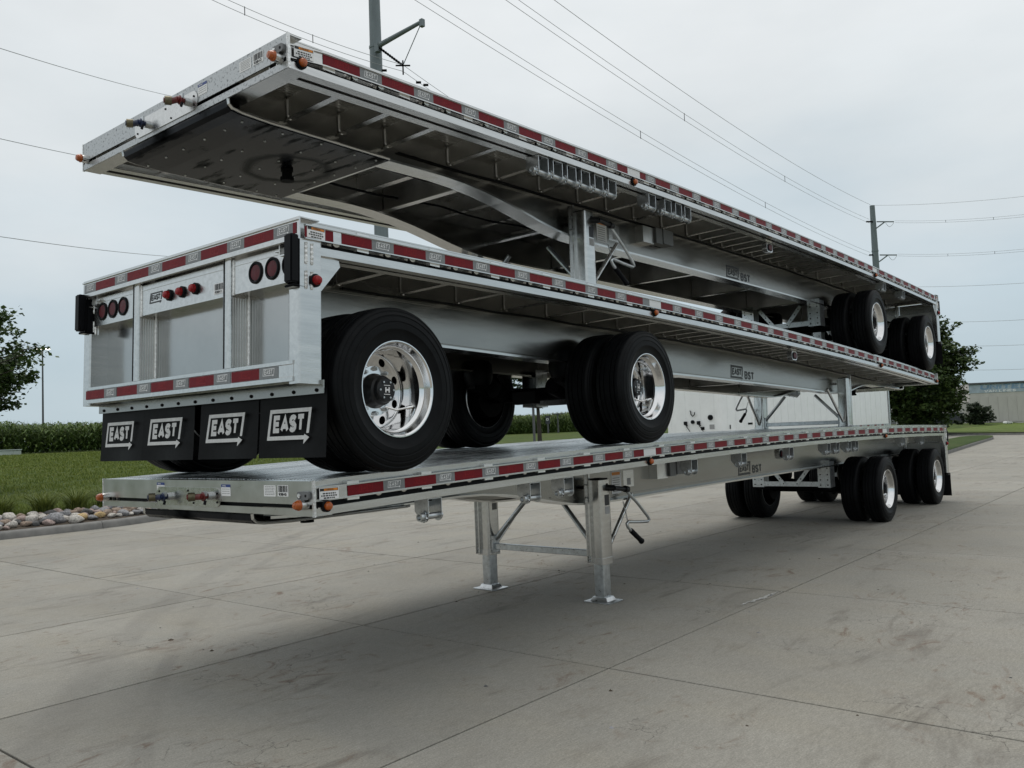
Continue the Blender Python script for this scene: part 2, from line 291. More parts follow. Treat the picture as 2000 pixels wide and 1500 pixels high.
# ------------------------------------------------------------------ mesh helpers
BB = .10; LT = 14.8
def cam(y):
    u_ = min(max(y / LT, 0), 1); return 4 * BB * u_ * (1 - u_)
class MB:
    def __init__(s): s.v = []; s.f = []; s.mi = []; s.ms = []
    def m(s, name):
        if name not in s.ms: s.ms.append(name)
        return s.ms.index(name)
    def add(s, vs, fs, mt):
        o = len(s.v); k = s.m(mt); s.v += [tuple(p) for p in vs]
        for f in fs: s.f.append(tuple(i + o for i in f)); s.mi.append(k)
    def box(s, x0, x1, y0, y1, z0, z1, mt):
        s.add([(x, y, z) for x in (x0, x1) for y in (y0, y1) for z in (z0, z1)],
              [(0, 1, 3, 2), (4, 6, 7, 5), (0, 4, 5, 1), (2, 3, 7, 6), (0, 2, 6, 4), (1, 5, 7, 3)], mt)
    def prism(s, poly, a, b, mt, axis='y'):
        """poly: 2D points, extruded from a to b on axis (x: poly=(y,z); y: (x,z); z: (x,y))"""
        P = {'x': lambda p, t: (t, p[0], p[1]), 'y': lambda p, t: (p[0], t, p[1]), 'z': lambda p, t: (p[0], p[1], t)}[axis]
        n = len(poly); vs = [P(p, a) for p in poly] + [P(p, b) for p in poly]
        s.add(vs, [tuple(range(n)), tuple(range(2 * n - 1, n - 1, -1))] + [(i, (i + 1) % n, n + (i + 1) % n, n + i) for i in range(n)], mt)
    def sweep(s, poly, ys, mt, xf=None, zf=None):
        """poly (x,z) carried along y with the trailer's camber"""
        n = len(poly); vs = []
        for y in ys:
            dx = xf(y) if xf else 0
            for p in poly:
                vs.append((p[0] + dx, y, p[1] + (zf(y) if zf else cam(y))))
        fs = [tuple(range(n)), tuple(len(vs) - 1 - i for i in range(n))]
        for k in range(len(ys) - 1):
            for i in range(n):
                j = (i + 1) % n; fs.append((k * n + i, k * n + j, (k + 1) * n + j, (k + 1) * n + i))
        s.add(vs, fs, mt)
    def tube(s, p0, p1, r, mt, n=12, r1=None, cap=True):
        p0, p1 = Vector(p0), Vector(p1); d = (p1 - p0).normalized(); r1 = r if r1 is None else r1
        a = d.orthogonal().normalized(); b = d.cross(a); vs = []
        for p, q in ((p0, r), (p1, r1)):
            for i in range(n):
                t = 2 * pi * i / n; vs.append(p + a * cos(t) * q + b * sin(t) * q)
        fs = [(i, (i + 1) % n, n + (i + 1) % n, n + i) for i in range(n)]
        if cap: fs += [tuple(range(n)), tuple(range(2 * n - 1, n - 1, -1))]
        s.add(vs, fs, mt)
    def path(s, pts, r, mt, n=8):
        pts = [Vector(p) for p in pts]; vs = []; a = None
        for i, p in enumerate(pts):
            d = (pts[min(i + 1, len(pts) - 1)] - pts[max(i - 1, 0)]).normalized()
            a = d.orthogonal().normalized() if a is None else (a - d * a.dot(d)).normalized()
            b = d.cross(a); rr = r[i] if isinstance(r, (list, tuple)) else r
            for k in range(n):
                t = 2 * pi * k / n; vs.append(p + a * cos(t) * rr + b * sin(t) * rr)
        fs = [tuple(range(n)), tuple(range(len(vs) - 1, len(vs) - n - 1, -1))]
        for k in range(len(pts) - 1):
            for i in range(n):
                j = (i + 1) % n; fs.append((k * n + i, k * n + j, (k + 1) * n + j, (k + 1) * n + i))
        s.add(vs, fs, mt)
    def lathe(s, prof, mt, n=48, axis='x', o=(0, 0, 0), closed=False):
        """prof: (axial, radius)"""
        vs = []; m_ = len(prof)
        for i in range(n):
            t = 2 * pi * i / n
            for a, r in prof:
                c1, s1 = r * cos(t), r * sin(t)
                p = {'x': (a, c1, s1), 'y': (c1, a, s1), 'z': (c1, s1, a)}[axis]
                vs.append((p[0] + o[0], p[1] + o[1], p[2] + o[2]))
        fs = []
        for i in range(n):
            j = (i + 1) % n
            for k in range(m_ if closed else m_ - 1):
                l = (k + 1) % m_; fs.append((i * m_ + k, i * m_ + l, j * m_ + l, j * m_ + k))
        s.add(vs, fs, mt)
    def flat(s, pts, o, r, u, mt, th=None):
        """2D polygon pts laid on the plane through o with axes r,u"""
        o, r, u = Vector(o), Vector(r), Vector(u)
        s.add([o + r * p[0] + u * p[1] for p in pts], [tuple(range(len(pts)))], mt)
    def mesh(s, name, smooth=None, recalc=True):
        me = bpy.data.meshes.new(name); me.from_pydata(s.v, [], s.f)
        for k in s.ms: me.materials.append(MATS[k])
        me.polygons.foreach_set('material_index', s.mi)
        if recalc:
            bm = bmesh.new(); bm.from_mesh(me); bmesh.ops.recalc_face_normals(bm, faces=bm.faces); bm.to_mesh(me); bm.free()
        if smooth:
            me.polygons.foreach_set('use_smooth', [True] * len(me.polygons)); me.set_sharp_from_angle(angle=rad(smooth))
        me.update(); return me
def bevel(me, w_=.004, seg=1):
    bm = bmesh.new(); bm.from_mesh(me); bmesh.ops.remove_doubles(bm, verts=bm.verts, dist=1e-5)
    ed = [e_ for e_ in bm.edges if len(e_.link_faces) == 2 and e_.calc_face_angle(0) > .6]
    bmesh.ops.bevel(bm, geom=ed, offset=w_, segments=seg, affect='EDGES', clamp_overlap=True); bm.to_mesh(me); bm.free(); me.update(); return me
def obj(name, me, parent=None, loc=None, rot=None, label=None):
    o = bpy.data.objects.new(name, me); COL.objects.link(o)
    if parent: o.parent = parent
    if loc is not None: o.location = loc
    if rot is not None: o.rotation_euler = rot
    if label: o['label'] = label
    return o
def tag(o, label, cat, group=None):
    o['label'] = label; o['category'] = cat
    if group: o['group'] = group
    return o
def kind(o, k): o['kind'] = k; return o
def rrect(x0, x1, z0, z1, r, n=4):
    p = []
    for cx, cz, a in ((x1 - r, z1 - r, 0), (x0 + r, z1 - r, 90), (x0 + r, z0 + r, 180), (x1 - r, z0 + r, 270)):
        for k in range(n + 1):
            t = rad(a + 90 * k / n); p.append((cx + r * cos(t), cz + r * sin(t)))
    return p

# ------------------------------------------------------------------ lettering: strokes on a unit box
def arc(cx, cy, rx, ry, a0, a1, n=7): return [(cx + rx * cos(rad(a0 + (a1 - a0) * i / n)), cy + ry * sin(rad(a0 + (a1 - a0) * i / n))) for i in range(n + 1)]
FONT = {
 'E': [[(.62, 0), (0, 0), (0, 1), (.62, 1)], [(0, .5), (.54, .5)]], 'A': [[(0, 0), (.36, 1), (.72, 0)], [(.14, .3), (.58, .3)]],
 'S': [arc(.33, .75, .31, .25, 20, 270) + arc(.33, .25, .31, .25, 90, -160)], 'T': [[(0, 1), (.68, 1)], [(.34, 1), (.34, 0)]],
 'B': [[(0, 0), (0, 1), (.35, 1)] + arc(.38, .76, .22, .24, 90, -90) + [(0, .52)], [(.35, .52)] + arc(.38, .26, .26, .26, 90, -90) + [(0, 0)]],
 'U': [[(0, 1), (0, .3)] + arc(.33, .3, .33, .3, 180, 360) + [(.66, 1)]], 'N': [[(0, 0), (0, 1), (.66, 0), (.66, 1)]], 'I': [[(.05, 0), (.05, 1)]],
 'D': [[(0, 0), (0, 1), (.28, 1)] + arc(.3, .5, .38, .5, 90, -90) + [(0, 0)]], 'V': [[(0, 1), (.35, 0), (.7, 1)]], 'L': [[(0, 1), (0, 0), (.58, 0)]],
 'W': [[(0, 1), (.2, 0), (.42, .8), (.64, 0), (.84, 1)]], 'R': [[(0, 0), (0, 1), (.35, 1)] + arc(.38, .75, .24, .25, 90, -90) + [(0, .5)], [(.3, .5), (.64, 0)]],
 'G': [arc(.36, .5, .36, .5, 45, 320) + [(.66, .45), (.4, .45)]], 'O': [arc(.35, .5, .35, .5, 0, 360, 14)], 'C': [arc(.36, .5, .36, .5, 45, 315)],
 'H': [[(0, 0), (0, 1)], [(.62, 0), (.62, 1)], [(0, .5), (.62, .5)]],
 '9': [arc(.3, .68, .3, .32, 0, 360, 12), [(.6, .68), (.5, .2), (.2, 0)]], '3': [arc(.28, .75, .3, .25, 150, -90) + arc(.28, .26, .32, .26, 90, -150)],
 '8': [arc(.3, .76, .26, .24, 0, 360, 10), arc(.3, .26, .3, .26, 0, 360, 10)], '4': [[(.48, 0), (.48, 1), (0, .3), (.66, .3)]],
 '2': [arc(.3, .7, .3, .3, 160, -20) + [(0, 0), (.62, 0)]], '1': [[(.1, .8), (.35, 1), (.35, 0)]], '0': [arc(.3, .5, .3, .5, 0, 360, 14)]}
def ribbon(mb, pts, wd, fn, mt):
    n = len(pts); L_, R_ = [], []; closed = (abs(pts[0][0] - pts[-1][0]) < 1e-6 and abs(pts[0][1] - pts[-1][1]) < 1e-6)
    P = [Vector(p) for p in pts]
    for i in range(n):
        d0 = (P[i] - P[i - 1]).normalized() if i else ((P[0] - P[-2]).normalized() if closed else None)
        d1 = (P[i + 1] - P[i]).normalized() if i < n - 1 else ((P[1] - P[0]).normalized() if closed else None)
        if d0 is None: d0 = d1
        if d1 is None: d1 = d0
        n0 = Vector((-d0.y, d0.x)); n1 = Vector((-d1.y, d1.x)); mN = (n0 + n1)
        mN = n0 if mN.length < .1 else mN.normalized()
        k = min(1.6, 1 / max(.3, mN.dot(n0)))
        L_.append(P[i] + mN * wd * k); R_.append(P[i] - mN * wd * k)
    vs = [fn(p) for p in L_] + [fn(p) for p in R_]
    mb.add(vs, [(i, i + 1, n + i + 1, n + i) for i in range(n - 1)], mt)
def text(mb, s_, o, r, u, h, mt, wt=.085, shear=0., gap=.28, sx=1.):
    o, r, u = Vector(o), Vector(r), Vector(u); x = 0
    nrm = r.cross(u).normalized(); lift = 0
    for ch in s_:
        if ch == ' ': x += .5; continue
        st = FONT[ch]; wmax = max(p[0] for q in st for p in q)
        for q in st:
            lift += .00012; l2 = lift
            q2 = [(p[0] + x + wt, wt + p[1] * (1 - 2 * wt)) for p in q]
            ribbon(mb, q2, wt, lambda p: o + r * ((p[0] * sx + p[1] * shear) * h) + u * (p[1] * h) + nrm * l2, mt)
        x += wmax + gap
    return x * h * sx
def logo(mb, o, r, u, W, H, mt, name='EAST', fw=.085, shear=.16, wt=.12, ts=.48):
    """slanted frame whose lower bar ends in an arrow, the name inside"""
    o, r, u = Vector(o), Vector(r), Vector(u); t = H * fw; sh = H * shear
    def q(x, y): return o + r * (x + sh * y / H) + u * y
    def quad(a, b, c, d): mb.add([q(*a), q(*b), q(*c), q(*d)], [(0, 1, 2, 3)], mt)
    W2 = W - sh; hb = H * .13
    quad((0, hb), (t, hb), (t, H), (0, H)); quad((t, H - t), (W2, H - t), (W2, H), (t, H))
    quad((W2 - t, H * .30), (W2, H * .30), (W2, H - t), (W2 - t, H - t))
    quad((t, hb), (W2 * .90, hb), (W2 * .90, hb + t), (t, hb + t))
    mb.add([q(W2 * .90, 0), q(W2 * 1.02, hb + t * .5), q(W2 * .90, H * .28)], [(0, 1, 2)], mt)
    th = H * ts; text(mb, name, q(W2 * .13, H * (.585 - ts * .5)), r, u, th, mt, wt=wt, shear=.12, gap=.30, sx=(W2 * .72) / (th * 3.62))

# ------------------------------------------------------------------ trailer part meshes (x across, y from nose, z from deck top)
HW = 1.295
YS = [LT * i / 40 for i in range(41)]
ME = {}
def rail_meshes():
    for sg, nm in ((1, 'r'), (-1, 'l')):
        mb = MB()
        # rub rail: C channel that carries the tape, bent in at the nose
        ys = [.02, .10, .20, .27] + [y for y in YS if .4 < y < 14.6] + [14.76]
        xf = lambda y: sg * (-.045 * max(0, 1 - max(0, y - .02) / .22))
        for poly in ([(1.281, -.114), (1.287, -.114), (1.287, -.046), (1.281, -.046)], [(1.279, -.046), (1.297, -.046), (1.297, -.039), (1.279, -.039)],
                     [(1.279, -.121), (1.297, -.121), (1.297, -.114), (1.279, -.114)]):
            mb.sweep([(sg * a, b) for a, b in poly], ys, 'alu_rail', xf)
        ME['rub_rail_' + nm] = mb.mesh('rub_rail')
        mb = MB()
        # side rail: deck edge, web, outer lip, two inner lips
        ys = [.012] + YS[1:-1] + [14.79]
        def B(a, b, c, d, mt='alu_rail'): mb.sweep([(sg * a, c), (sg * b, c), (sg * b, d), (sg * a, d)], ys, mt)
        B(1.205, 1.243, -.008, .0); B(1.232, 1.240, -.192, -.008); B(1.240, 1.284, -.162, -.154); B(1.276, 1.284, -.192, -.162); B(1.215, 1.284, -.200, -.192)
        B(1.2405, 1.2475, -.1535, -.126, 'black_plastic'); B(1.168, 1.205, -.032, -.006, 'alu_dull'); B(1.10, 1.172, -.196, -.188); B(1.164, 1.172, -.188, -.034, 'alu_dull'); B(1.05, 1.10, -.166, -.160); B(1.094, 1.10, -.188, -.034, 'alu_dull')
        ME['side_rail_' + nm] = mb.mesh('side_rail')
rail_meshes()
def pocket():
    mb = MB()  # stake pocket: open square socket between web and rub rail
    for a in ((1.241, 1.247, -.045, .045), (1.273, 1.279, -.045, .045)): mb.box(a[0], a[1], a[2], a[3], -.136, -.026, 'alu_dull')
    mb.box(1.247, 1.273, -.045, -.038, -.136, -.026, 'alu_dull'); mb.box(1.247, 1.273, .038, .045, -.136, -.026, 'alu_dull')
    return mb.mesh('stake_pocket')
ME['pocket'] = pocket()
mb = MB(); mb.tube((1.24, 0, -.104), (1.281, 0, -.104), .022, 'alu_rail', 14); mb.lathe([(1.262, .024), (1.268, .031), (1.277, .031), (1.279, .026), (1.279, 0)], 'alu_rail', 16, 'x', (0, 0, -.104)); mb.tube((1.240, 0, -.104), (1.244, 0, -.104), .034, 'alu_dull', 14); ME['spool'] = mb.mesh('spool', 40)
def plank():
    mb = MB(); wdt = .236; p = [(0, -.03), (wdt, -.03), (wdt, -.004)]
    for k in range(6, -1, -1):
        a = .006 + k * .032; p += [(a + .022, -.004), (a + .022, 0), (a, 0), (a, -.004)]
    p += [(0, -.004)]
    mb.sweep(p, [.10 + (14.58) * i / 24 for i in range(25)], 'alu_deck'); return mb.mesh('deck_plank')
ME['plank'] = plank()
def crossmember():
    mb = MB()
    for sg in (1, -1):
        p = [(.566, -.034), (1.092, -.034), (1.092, -.170), (.66, -.180), (.63, -.185), (.60, -.185), (.574, -.172), (.566, -.15)]
        mb.prism([(sg * a, b) for a, b in p], -.003, .003, 'alu_dull')
        for a, b in (((1.092, -.170), (.66, -.180)), ((.66, -.180), (.595, -.185))):
            mb.add([(sg * a[0], -.026, a[1]), (sg * a[0], .026, a[1]), (sg * b[0], .026, b[1]), (sg * b[0], -.026, b[1]),
                    (sg * a[0], -.026, a[1] - .005), (sg * a[0], .026, a[1] - .005), (sg * b[0], .026, b[1] - .005), (sg * b[0], -.026, b[1] - .005)],
                   [(0, 1, 2, 3), (4, 5, 6, 7), (0, 1, 5, 4), (1, 2, 6, 5), (2, 3, 7, 6), (3, 0, 4, 7)], 'alu_rail')
        mb.path([(sg * .570, -.003, -.05), (sg * .570, -.003, -.155), (sg * .578, -.003, -.176), (sg * .60, -.003, -.186)], .011, 'alu_dull', 6)
    mb.box(-.548, .548, -.003, .003, -.178, -.034, 'alu_dull'); mb.box(-.548, .548, -.034, .034, -.185, -.178, 'alu_rail'); mb.path([(.54, 0, -.05), (.54, 0, -.16), (.525, 0, -.183)], .011, 'alu_dull', 6)
    return mb.mesh('crossmember')
ME['cross'] = crossmember()
BEAM = [(.16, -.250), (.6, -.285), (1.2, -.306), (1.8, -.308), (2.05, -.312), (2.36, -.343), (2.66, -.390), (2.9, -.438), (3.1, -.482), (3.4, -.535), (3.7, -.565), (4.2, -.578), (5.0, -.583), (7.4, -.598), (10.5, -.600), (12.0, -.58), (13.2, -.55), (14.66, -.53)]
def beam_z(y):
    for (a, za), (b, zb) in zip(BEAM, BEAM[1:]):
        if y <= b: return za + (zb - za) * max(0, (y - a)) / (b - a)
    return BEAM[-1][1]
def beam(sg):
    mb = MB(); ys = sorted(set([round(.16 + (14.66 - .16) * i / 58, 4) for i in range(59)]))
    vs = []
    for y in ys:
        for x in (.549, .561):
            vs += [(sg * x, y, -.036 + cam(y)), (sg * x, y, beam_z(y) + .012 + cam(y))]
    fs = [(0, 1, 3, 2), tuple(len(vs) - 4 + i for i in (0, 2, 3, 1))]
    for k in range(len(ys) - 1):
        a, b = k * 4, k * 4 + 4
        fs += [(a, a + 1, b + 1, b), (a + 2, b + 2, b + 3, a + 3), (a, b, b + 2, a + 2), (a + 1, a + 3, b + 3, b + 1)]
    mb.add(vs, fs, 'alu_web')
    # bottom flange, and the seam ridges along the web
    def strip(x0, x1, zf0, zf1, y0=0, mt='alu_web'):
        yy = [y for y in ys if y >= y0]; vs = []; fs = [(0, 1, 2, 3)]
        for y in yy: vs += [(sg * x0, y, zf0(y) + cam(y)), (sg * x1, y, zf0(y) + cam(y)), (sg * x1, y, zf1(y) + cam(y)), (sg * x0, y, zf1(y) + cam(y))]
        for k in range(len(yy) - 1):
            for i in range(4): j = (i + 1) % 4; fs.append((k * 4 + i, k * 4 + j, k * 4 + 4 + j, k * 4 + 4 + i))
        fs.append(tuple(len(vs) - 1 - i for i in range(4))); mb.add(vs, fs, mt)
    strip(.47, .64, lambda y: beam_z(y) - .006, lambda y: beam_z(y) + .012, mt='alu')
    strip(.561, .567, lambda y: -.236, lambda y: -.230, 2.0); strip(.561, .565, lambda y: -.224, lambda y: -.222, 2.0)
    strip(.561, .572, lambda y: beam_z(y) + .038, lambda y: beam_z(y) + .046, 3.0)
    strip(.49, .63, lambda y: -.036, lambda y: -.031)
    return mb.mesh('main_beam')
for sg, nm in ((1, 'r'), (-1, 'l')): ME['beam_' + nm] = beam(sg)
def kingplate():
    mb = MB(); pr = [(.006, -.205), (.010, -.236), (.035, -.258), (.10, -.270), (.30, -.284), (1.32, -.312)]
    n = len(pr); vs = []
    for x in (-.66, .66):
        vs += [(x, y, z + cam(y)) for y, z in pr] + [(x, y, z - .011 + cam(y)) for y, z in reversed(pr)]
    k = 2 * n
    mb.add(vs, [tuple(range(k)), tuple(range(2 * k - 1, k - 1, -1))] + [(i, (i + 1) % k, k + (i + 1) % k, k + i) for i in range(k)], 'plate_black')
    for sg in (1, -1): mb.path([(sg * .672, y, z + .002 + cam(y)) for y, z in pr], .010, 'alu', 8)
    random.seed(3)
    for yy in (.16, .45, .75, 1.05, 1.24):
        for xx in (-.60, -.36, -.12, .14, .38, .60):
            x = xx + random.uniform(-.02, .02); zq = (-.270 - .014 * (yy - .1) / .2 if yy < .3 else -.284 - .028 * (yy - .3) / 1.02) - .001; mb.tube((x, yy, zq - .010 + cam(yy)), (x, yy, zq - .017 + cam(yy)), .008, 'alu_weld', 8)
    return mb.mesh('coupler_plate')
ME['kingplate'] = kingplate()
mb = MB(); mb.lathe([(0, .0), (0, .045), (-.018, .045), (-.02, .037), (-.06, .037), (-.062, .05), (-.09, .05), (-.092, 0)], 'dark_steel', 20, 'z'); ME['kingpin'] = mb.mesh('kingpin', 30)
def nose(mtn):
    mb = MB()
    mb.box(-1.292, 1.292, 0, .008, -.134, 0, mtn); mb.box(-1.285, 1.285, .03, .036, -.158, -.134, 'black_plastic')
    mb.box(-1.292, 1.292, 0, .008, -.200, -.158, mtn); mb.box(-1.292, 1.292, .008, .13, -.200, -.193, 'alu_rail'); mb.box(-1.29, 1.29, .008, .10, -.007, 0, 'alu_rail')
    for sg in (1, -1): mb.box(sg * 1.284, sg * 1.297, -.003, .014, -.203, .003, 'alu_weld')
    return mb.mesh('nose_plate')
ME['nose'] = nose('alu_nose'); ME['nose_spot'] = nose('alu_spotted')
def lamp(lens, d=.034, r=.026):
    mb = MB(); mb.lathe([(0, .0), (0, r * 1.35), (.012, r * 1.35), (.016, r * 1.15), (.016, 0)], 'black_plastic', 20, 'y')
    k = MB(); k.lathe([(.010, r), (.016 + d * .35, r * .95), (.016 + d * .6, r * .72), (.016 + d * .68, r * .35), (.016 + d * .7, 0)], lens, 20, 'y')
    return mb.mesh('marker_light', 35), k.mesh('lens', 30)
ME['lamp_a'], ME['lens_a'] = lamp('amber'); ME['lamp_r'], ME['lens_r'] = lamp('red_lens', .045, .028)
def shroud():
    mb = MB(); mb.lathe([(0, .032), (.045, .028), (.045, 0)], 'alu_rail', 20, 'y'); k = MB()
    k.lathe([(.045, .028), (.048, .031), (.056, .031), (.058, .027), (.070, .026), (.082, .020), (.086, 0)], 'amber', 20, 'y'); return mb.mesh('clearance_light', 35), k.mesh('lens', 30)
ME['shroud'], ME['shroud_lens'] = shroud()
def round_lamp():
    mb = MB(); mb.lathe([(-.004, .0), (-.004, .066), (.006, .066), (.010, .060), (.008, .051), (-.002, .048), (-.002, 0)], 'black_plastic', 28, 'y')
    k = MB(); k.lathe([(-.001, .048), (.004, .046), (.006, 0)], 'dim_lens', 28, 'y'); return mb.mesh('tail_light', 35), k.mesh('lens', 30)
ME['tail'], ME['tail_lens'] = round_lamp()
# tape pieces, seen from +x (right = +y)
def tape(kd, ln):
    mb = MB(); mt = {'r': 'red_tape', 's': 'silver_tape', 'w': 'white_tape'}[kd]
    mb.box(0, .0012, 0, ln, -.031, .031, mt)
    if kd == 's' and ln > .12: logo(mb, (.0016, ln / 2 - .056, -.022), (0, 1, 0), (0, 0, 1), .112, .046, 'white_print', fw=.07, wt=.085, ts=.54)
    if kd == 'r' and ln > .2: logo(mb, (.0016, ln / 2 - .056, -.022), (0, 1, 0), (0, 0, 1), .112, .046, 'red_tape_print', fw=.07, wt=.085, ts=.54)
    return mb.mesh({'r': 'red_tape', 's': 'silver_tape', 'w': 'white_tape'}[kd], recalc=False)
RL, SL = .279, .178
def runs(y0, y1, first='r'):
    o = []; y = y0; k = first
    while y < y1 - .03:
        l = min(RL if k == 'r' else SL, y1 - y); o.append((k, y, l)); y += l; k = 's' if k == 'r' else 'r'
    return o
def tape_at(k, l):
    key = ('tape', k, round(l, 3))
    if key not in ME: ME[key] = tape(k, l)
    return ME[key]
SIDE = runs(.25, 3.62) + [('w', 3.62, .21), ('r', 3.83, .105)] + runs(3.935, 10.74, 's') + [('w', 10.74, .21), ('s', 10.95, .12)] + runs(11.07, 14.50) + [('r', 14.56, .06), ('r', 14.71, .05)]
TNAME = {'r': 'red_reflective_tape', 's': 'silver_reflective_tape', 'w': 'white_tape'}
def warn_sticker():
    mb = MB(); mb.box(0, .0012, 0, .125, -.033, .033, 'white_print'); mb.box(.0012, .0018, .004, .121, .014, .030, 'black_print')
    mb.box(.0018, .0022, .03, .117, .016, .028, 'orange_print'); text(mb, 'WARNING', (.0026, .038, .018), (0, 1, 0), (0, 0, 1), .0085, 'black_print', wt=.1)
    for i, (a, b) in enumerate(((.022, .105), (.012, .112), (.028, .098))):
        y = a; random.seed(i)
        while y < b: l = random.uniform(.006, .016); mb.box(.0012, .0018, y, min(b, y + l), .004 - i * .013 - .008, .004 - i * .013, 'black_print'); y += l + .004
    return mb.mesh('warning_sticker', recalc=False)
ME['warn'] = warn_sticker()
def paper(wd, h, head=None, lines=7, headtext=None, num=None, bars=False):
    """sticker seen from -y (right = +x)"""
    mb = MB(); mb.box(0, wd, -.0012, 0, 0, h, 'white_print'); z = h
    if head: mb.box(0, wd, -.0018, -.0012, h * .76, h, head); z = h * .76
    if headtext: text(mb, headtext, (wd * .12, -.0024, h * .82), (1, 0, 0), (0, 0, 1), h * .12, 'white_print', wt=.12)
    if bars:
        random.seed(5); x = wd * .08
        while x < wd * .92: l = random.choice((.0015, .003, .0045)); mb.box(x, x + l, -.0018, -.0012, h * .38, h * .95, 'black_print'); x += l + random.choice((.0015, .003))
        text(mb, num, (wd * .1, -.0024, h * .06), (1, 0, 0), (0, 0, 1), h * .26, 'black_print', wt=.12, sx=1.02)
    elif lines:
        for i in range(lines):
            zz = z - (i + 1) * z / (lines + 1); random.seed(i); x = wd * .1
            while x < wd * .86: l = random.uniform(.006, .02); mb.box(x, min(wd * .9, x + l), -.0018, -.0012, zz, zz + .004, 'grey_print'); x += l + .004
    return mb.mesh('sticker', recalc=False)
ME['notice'] = paper(.105, .073, 'blue_print', 3, 'NOTICE'); ME['placard'] = paper(.12, .066, None, 6)
for n_ in ('93840', '93841', '93842'): ME['bar' + n_] = paper(.105, .066, bars=True, num=n_)
def gladplate():
    mb = MB(); mb.prism(rrect(-.47, .345, -.172, -.048, .055, 5), -.006, -.001, 'alu_rail')
    for x, z in ((-.43, -.08), (-.43, -.14), (-.05, -.07), (.02, -.15), (.305, -.085), (.305, -.14)): mb.tube((x, -.006, z), (x, -.010, z), .007, 'dark_steel', 8)
    return mb.mesh('gladhand_plate')
ME['gladplate'] = gladplate()
def gladhand(c):
    mb = MB(); mb.tube((0, 0, 0), (0, -.035, 0), .030, 'galvanised', 14); mb.lathe([(-.035, 0), (-.035, .020), (-.06, .020), (-.062, .036), (-.074, .036), (-.08, .022), (-.10, .022), (-.10, 0)], c, 16, 'y')
    mb.tube((-.0, -.085, 0), (-.075, -.12, -.004), .024, c, 12); mb.tube((-.06, -.11, 0), (-.085, -.16, 0), .033, 'brass', 14); mb.tube((-.084, -.158, 0), (-.088, -.168, 0), .02, c, 12)
    mb.box(.0, .045, -.075, -.06, .005, .04, 'galvanised'); mb.tube((.03, -.07, -.03), (.03, -.08, -.06), .012, 'black_plastic', 8)
    return mb.mesh('gladhand', 40)
ME['glad_b'] = gladhand('glad_blue'); ME['glad_r'] = gladhand('glad_red')
mb = MB(); mb.prism(rrect(1.17, 1.275, -.104, -.058, .014), -.022, 0, 'grey_box'); mb.tube((1.195, -.022, -.081), (1.195, -.03, -.081), .013, 'alu_weld', 10); mb.tube((1.25, -.022, -.081), (1.25, -.024, -.081), .008, 'black_plastic', 8); ME['lampbox'] = mb.mesh('lamp_bracket')
# winch
def winch():
    mb = MB()
    pl = [(1.135, -.203), (1.262, -.203), (1.262, -.322)] + [(1.225 + .037 * cos(rad(a)), -.322 + .037 * sin(rad(a))) for a in (-30, -60, -90, -120, -150)] + [(1.18, -.335), (1.135, -.29)]
    for y in (0, .122): mb.prism(pl, y, y + .007, 'galvanised')
    mb.box(1.135, 1.262, .007, .122, -.209, -.203, 'galvanised'); mb.box(1.135, 1.141, .007, .122, -.27, -.209, 'galvanised')
    mb.tube((1.235, .05, -.212), (1.235, .05, -.222), .012, 'dark_steel', 8)
    d = MB(); d.tube((1.222, -.03, -.322), (1.222, .158, -.322), .021, 'galvanised', 14); d.tube((1.222, .129, -.322), (1.222, .142, -.322), .033, 'galvanised', 14)
    g = MB(); k = []
    for i in range(22): t = 2 * pi * i / 22; r = .040 if i % 2 else .033; k.append((1.222 + r * cos(t), -.322 + r * sin(t)))
    g.prism(k, -.016, -.004, 'galvanised'); g.lathe([(-.016, .028), (-.045, .028), (-.045, .019), (-.02, .019)], 'galvanised', 16, 'y', (1.222, 0, -.322)); g.lathe([(-.022, .019), (-.022, 0)], 'dark_steel', 16, 'y', (1.222, 0, -.322))
    return mb.mesh('winch'), d.mesh('drum', 40), g.mesh('ratchet', 35)
ME['winch'], ME['drum'], ME['ratchet'] = winch()
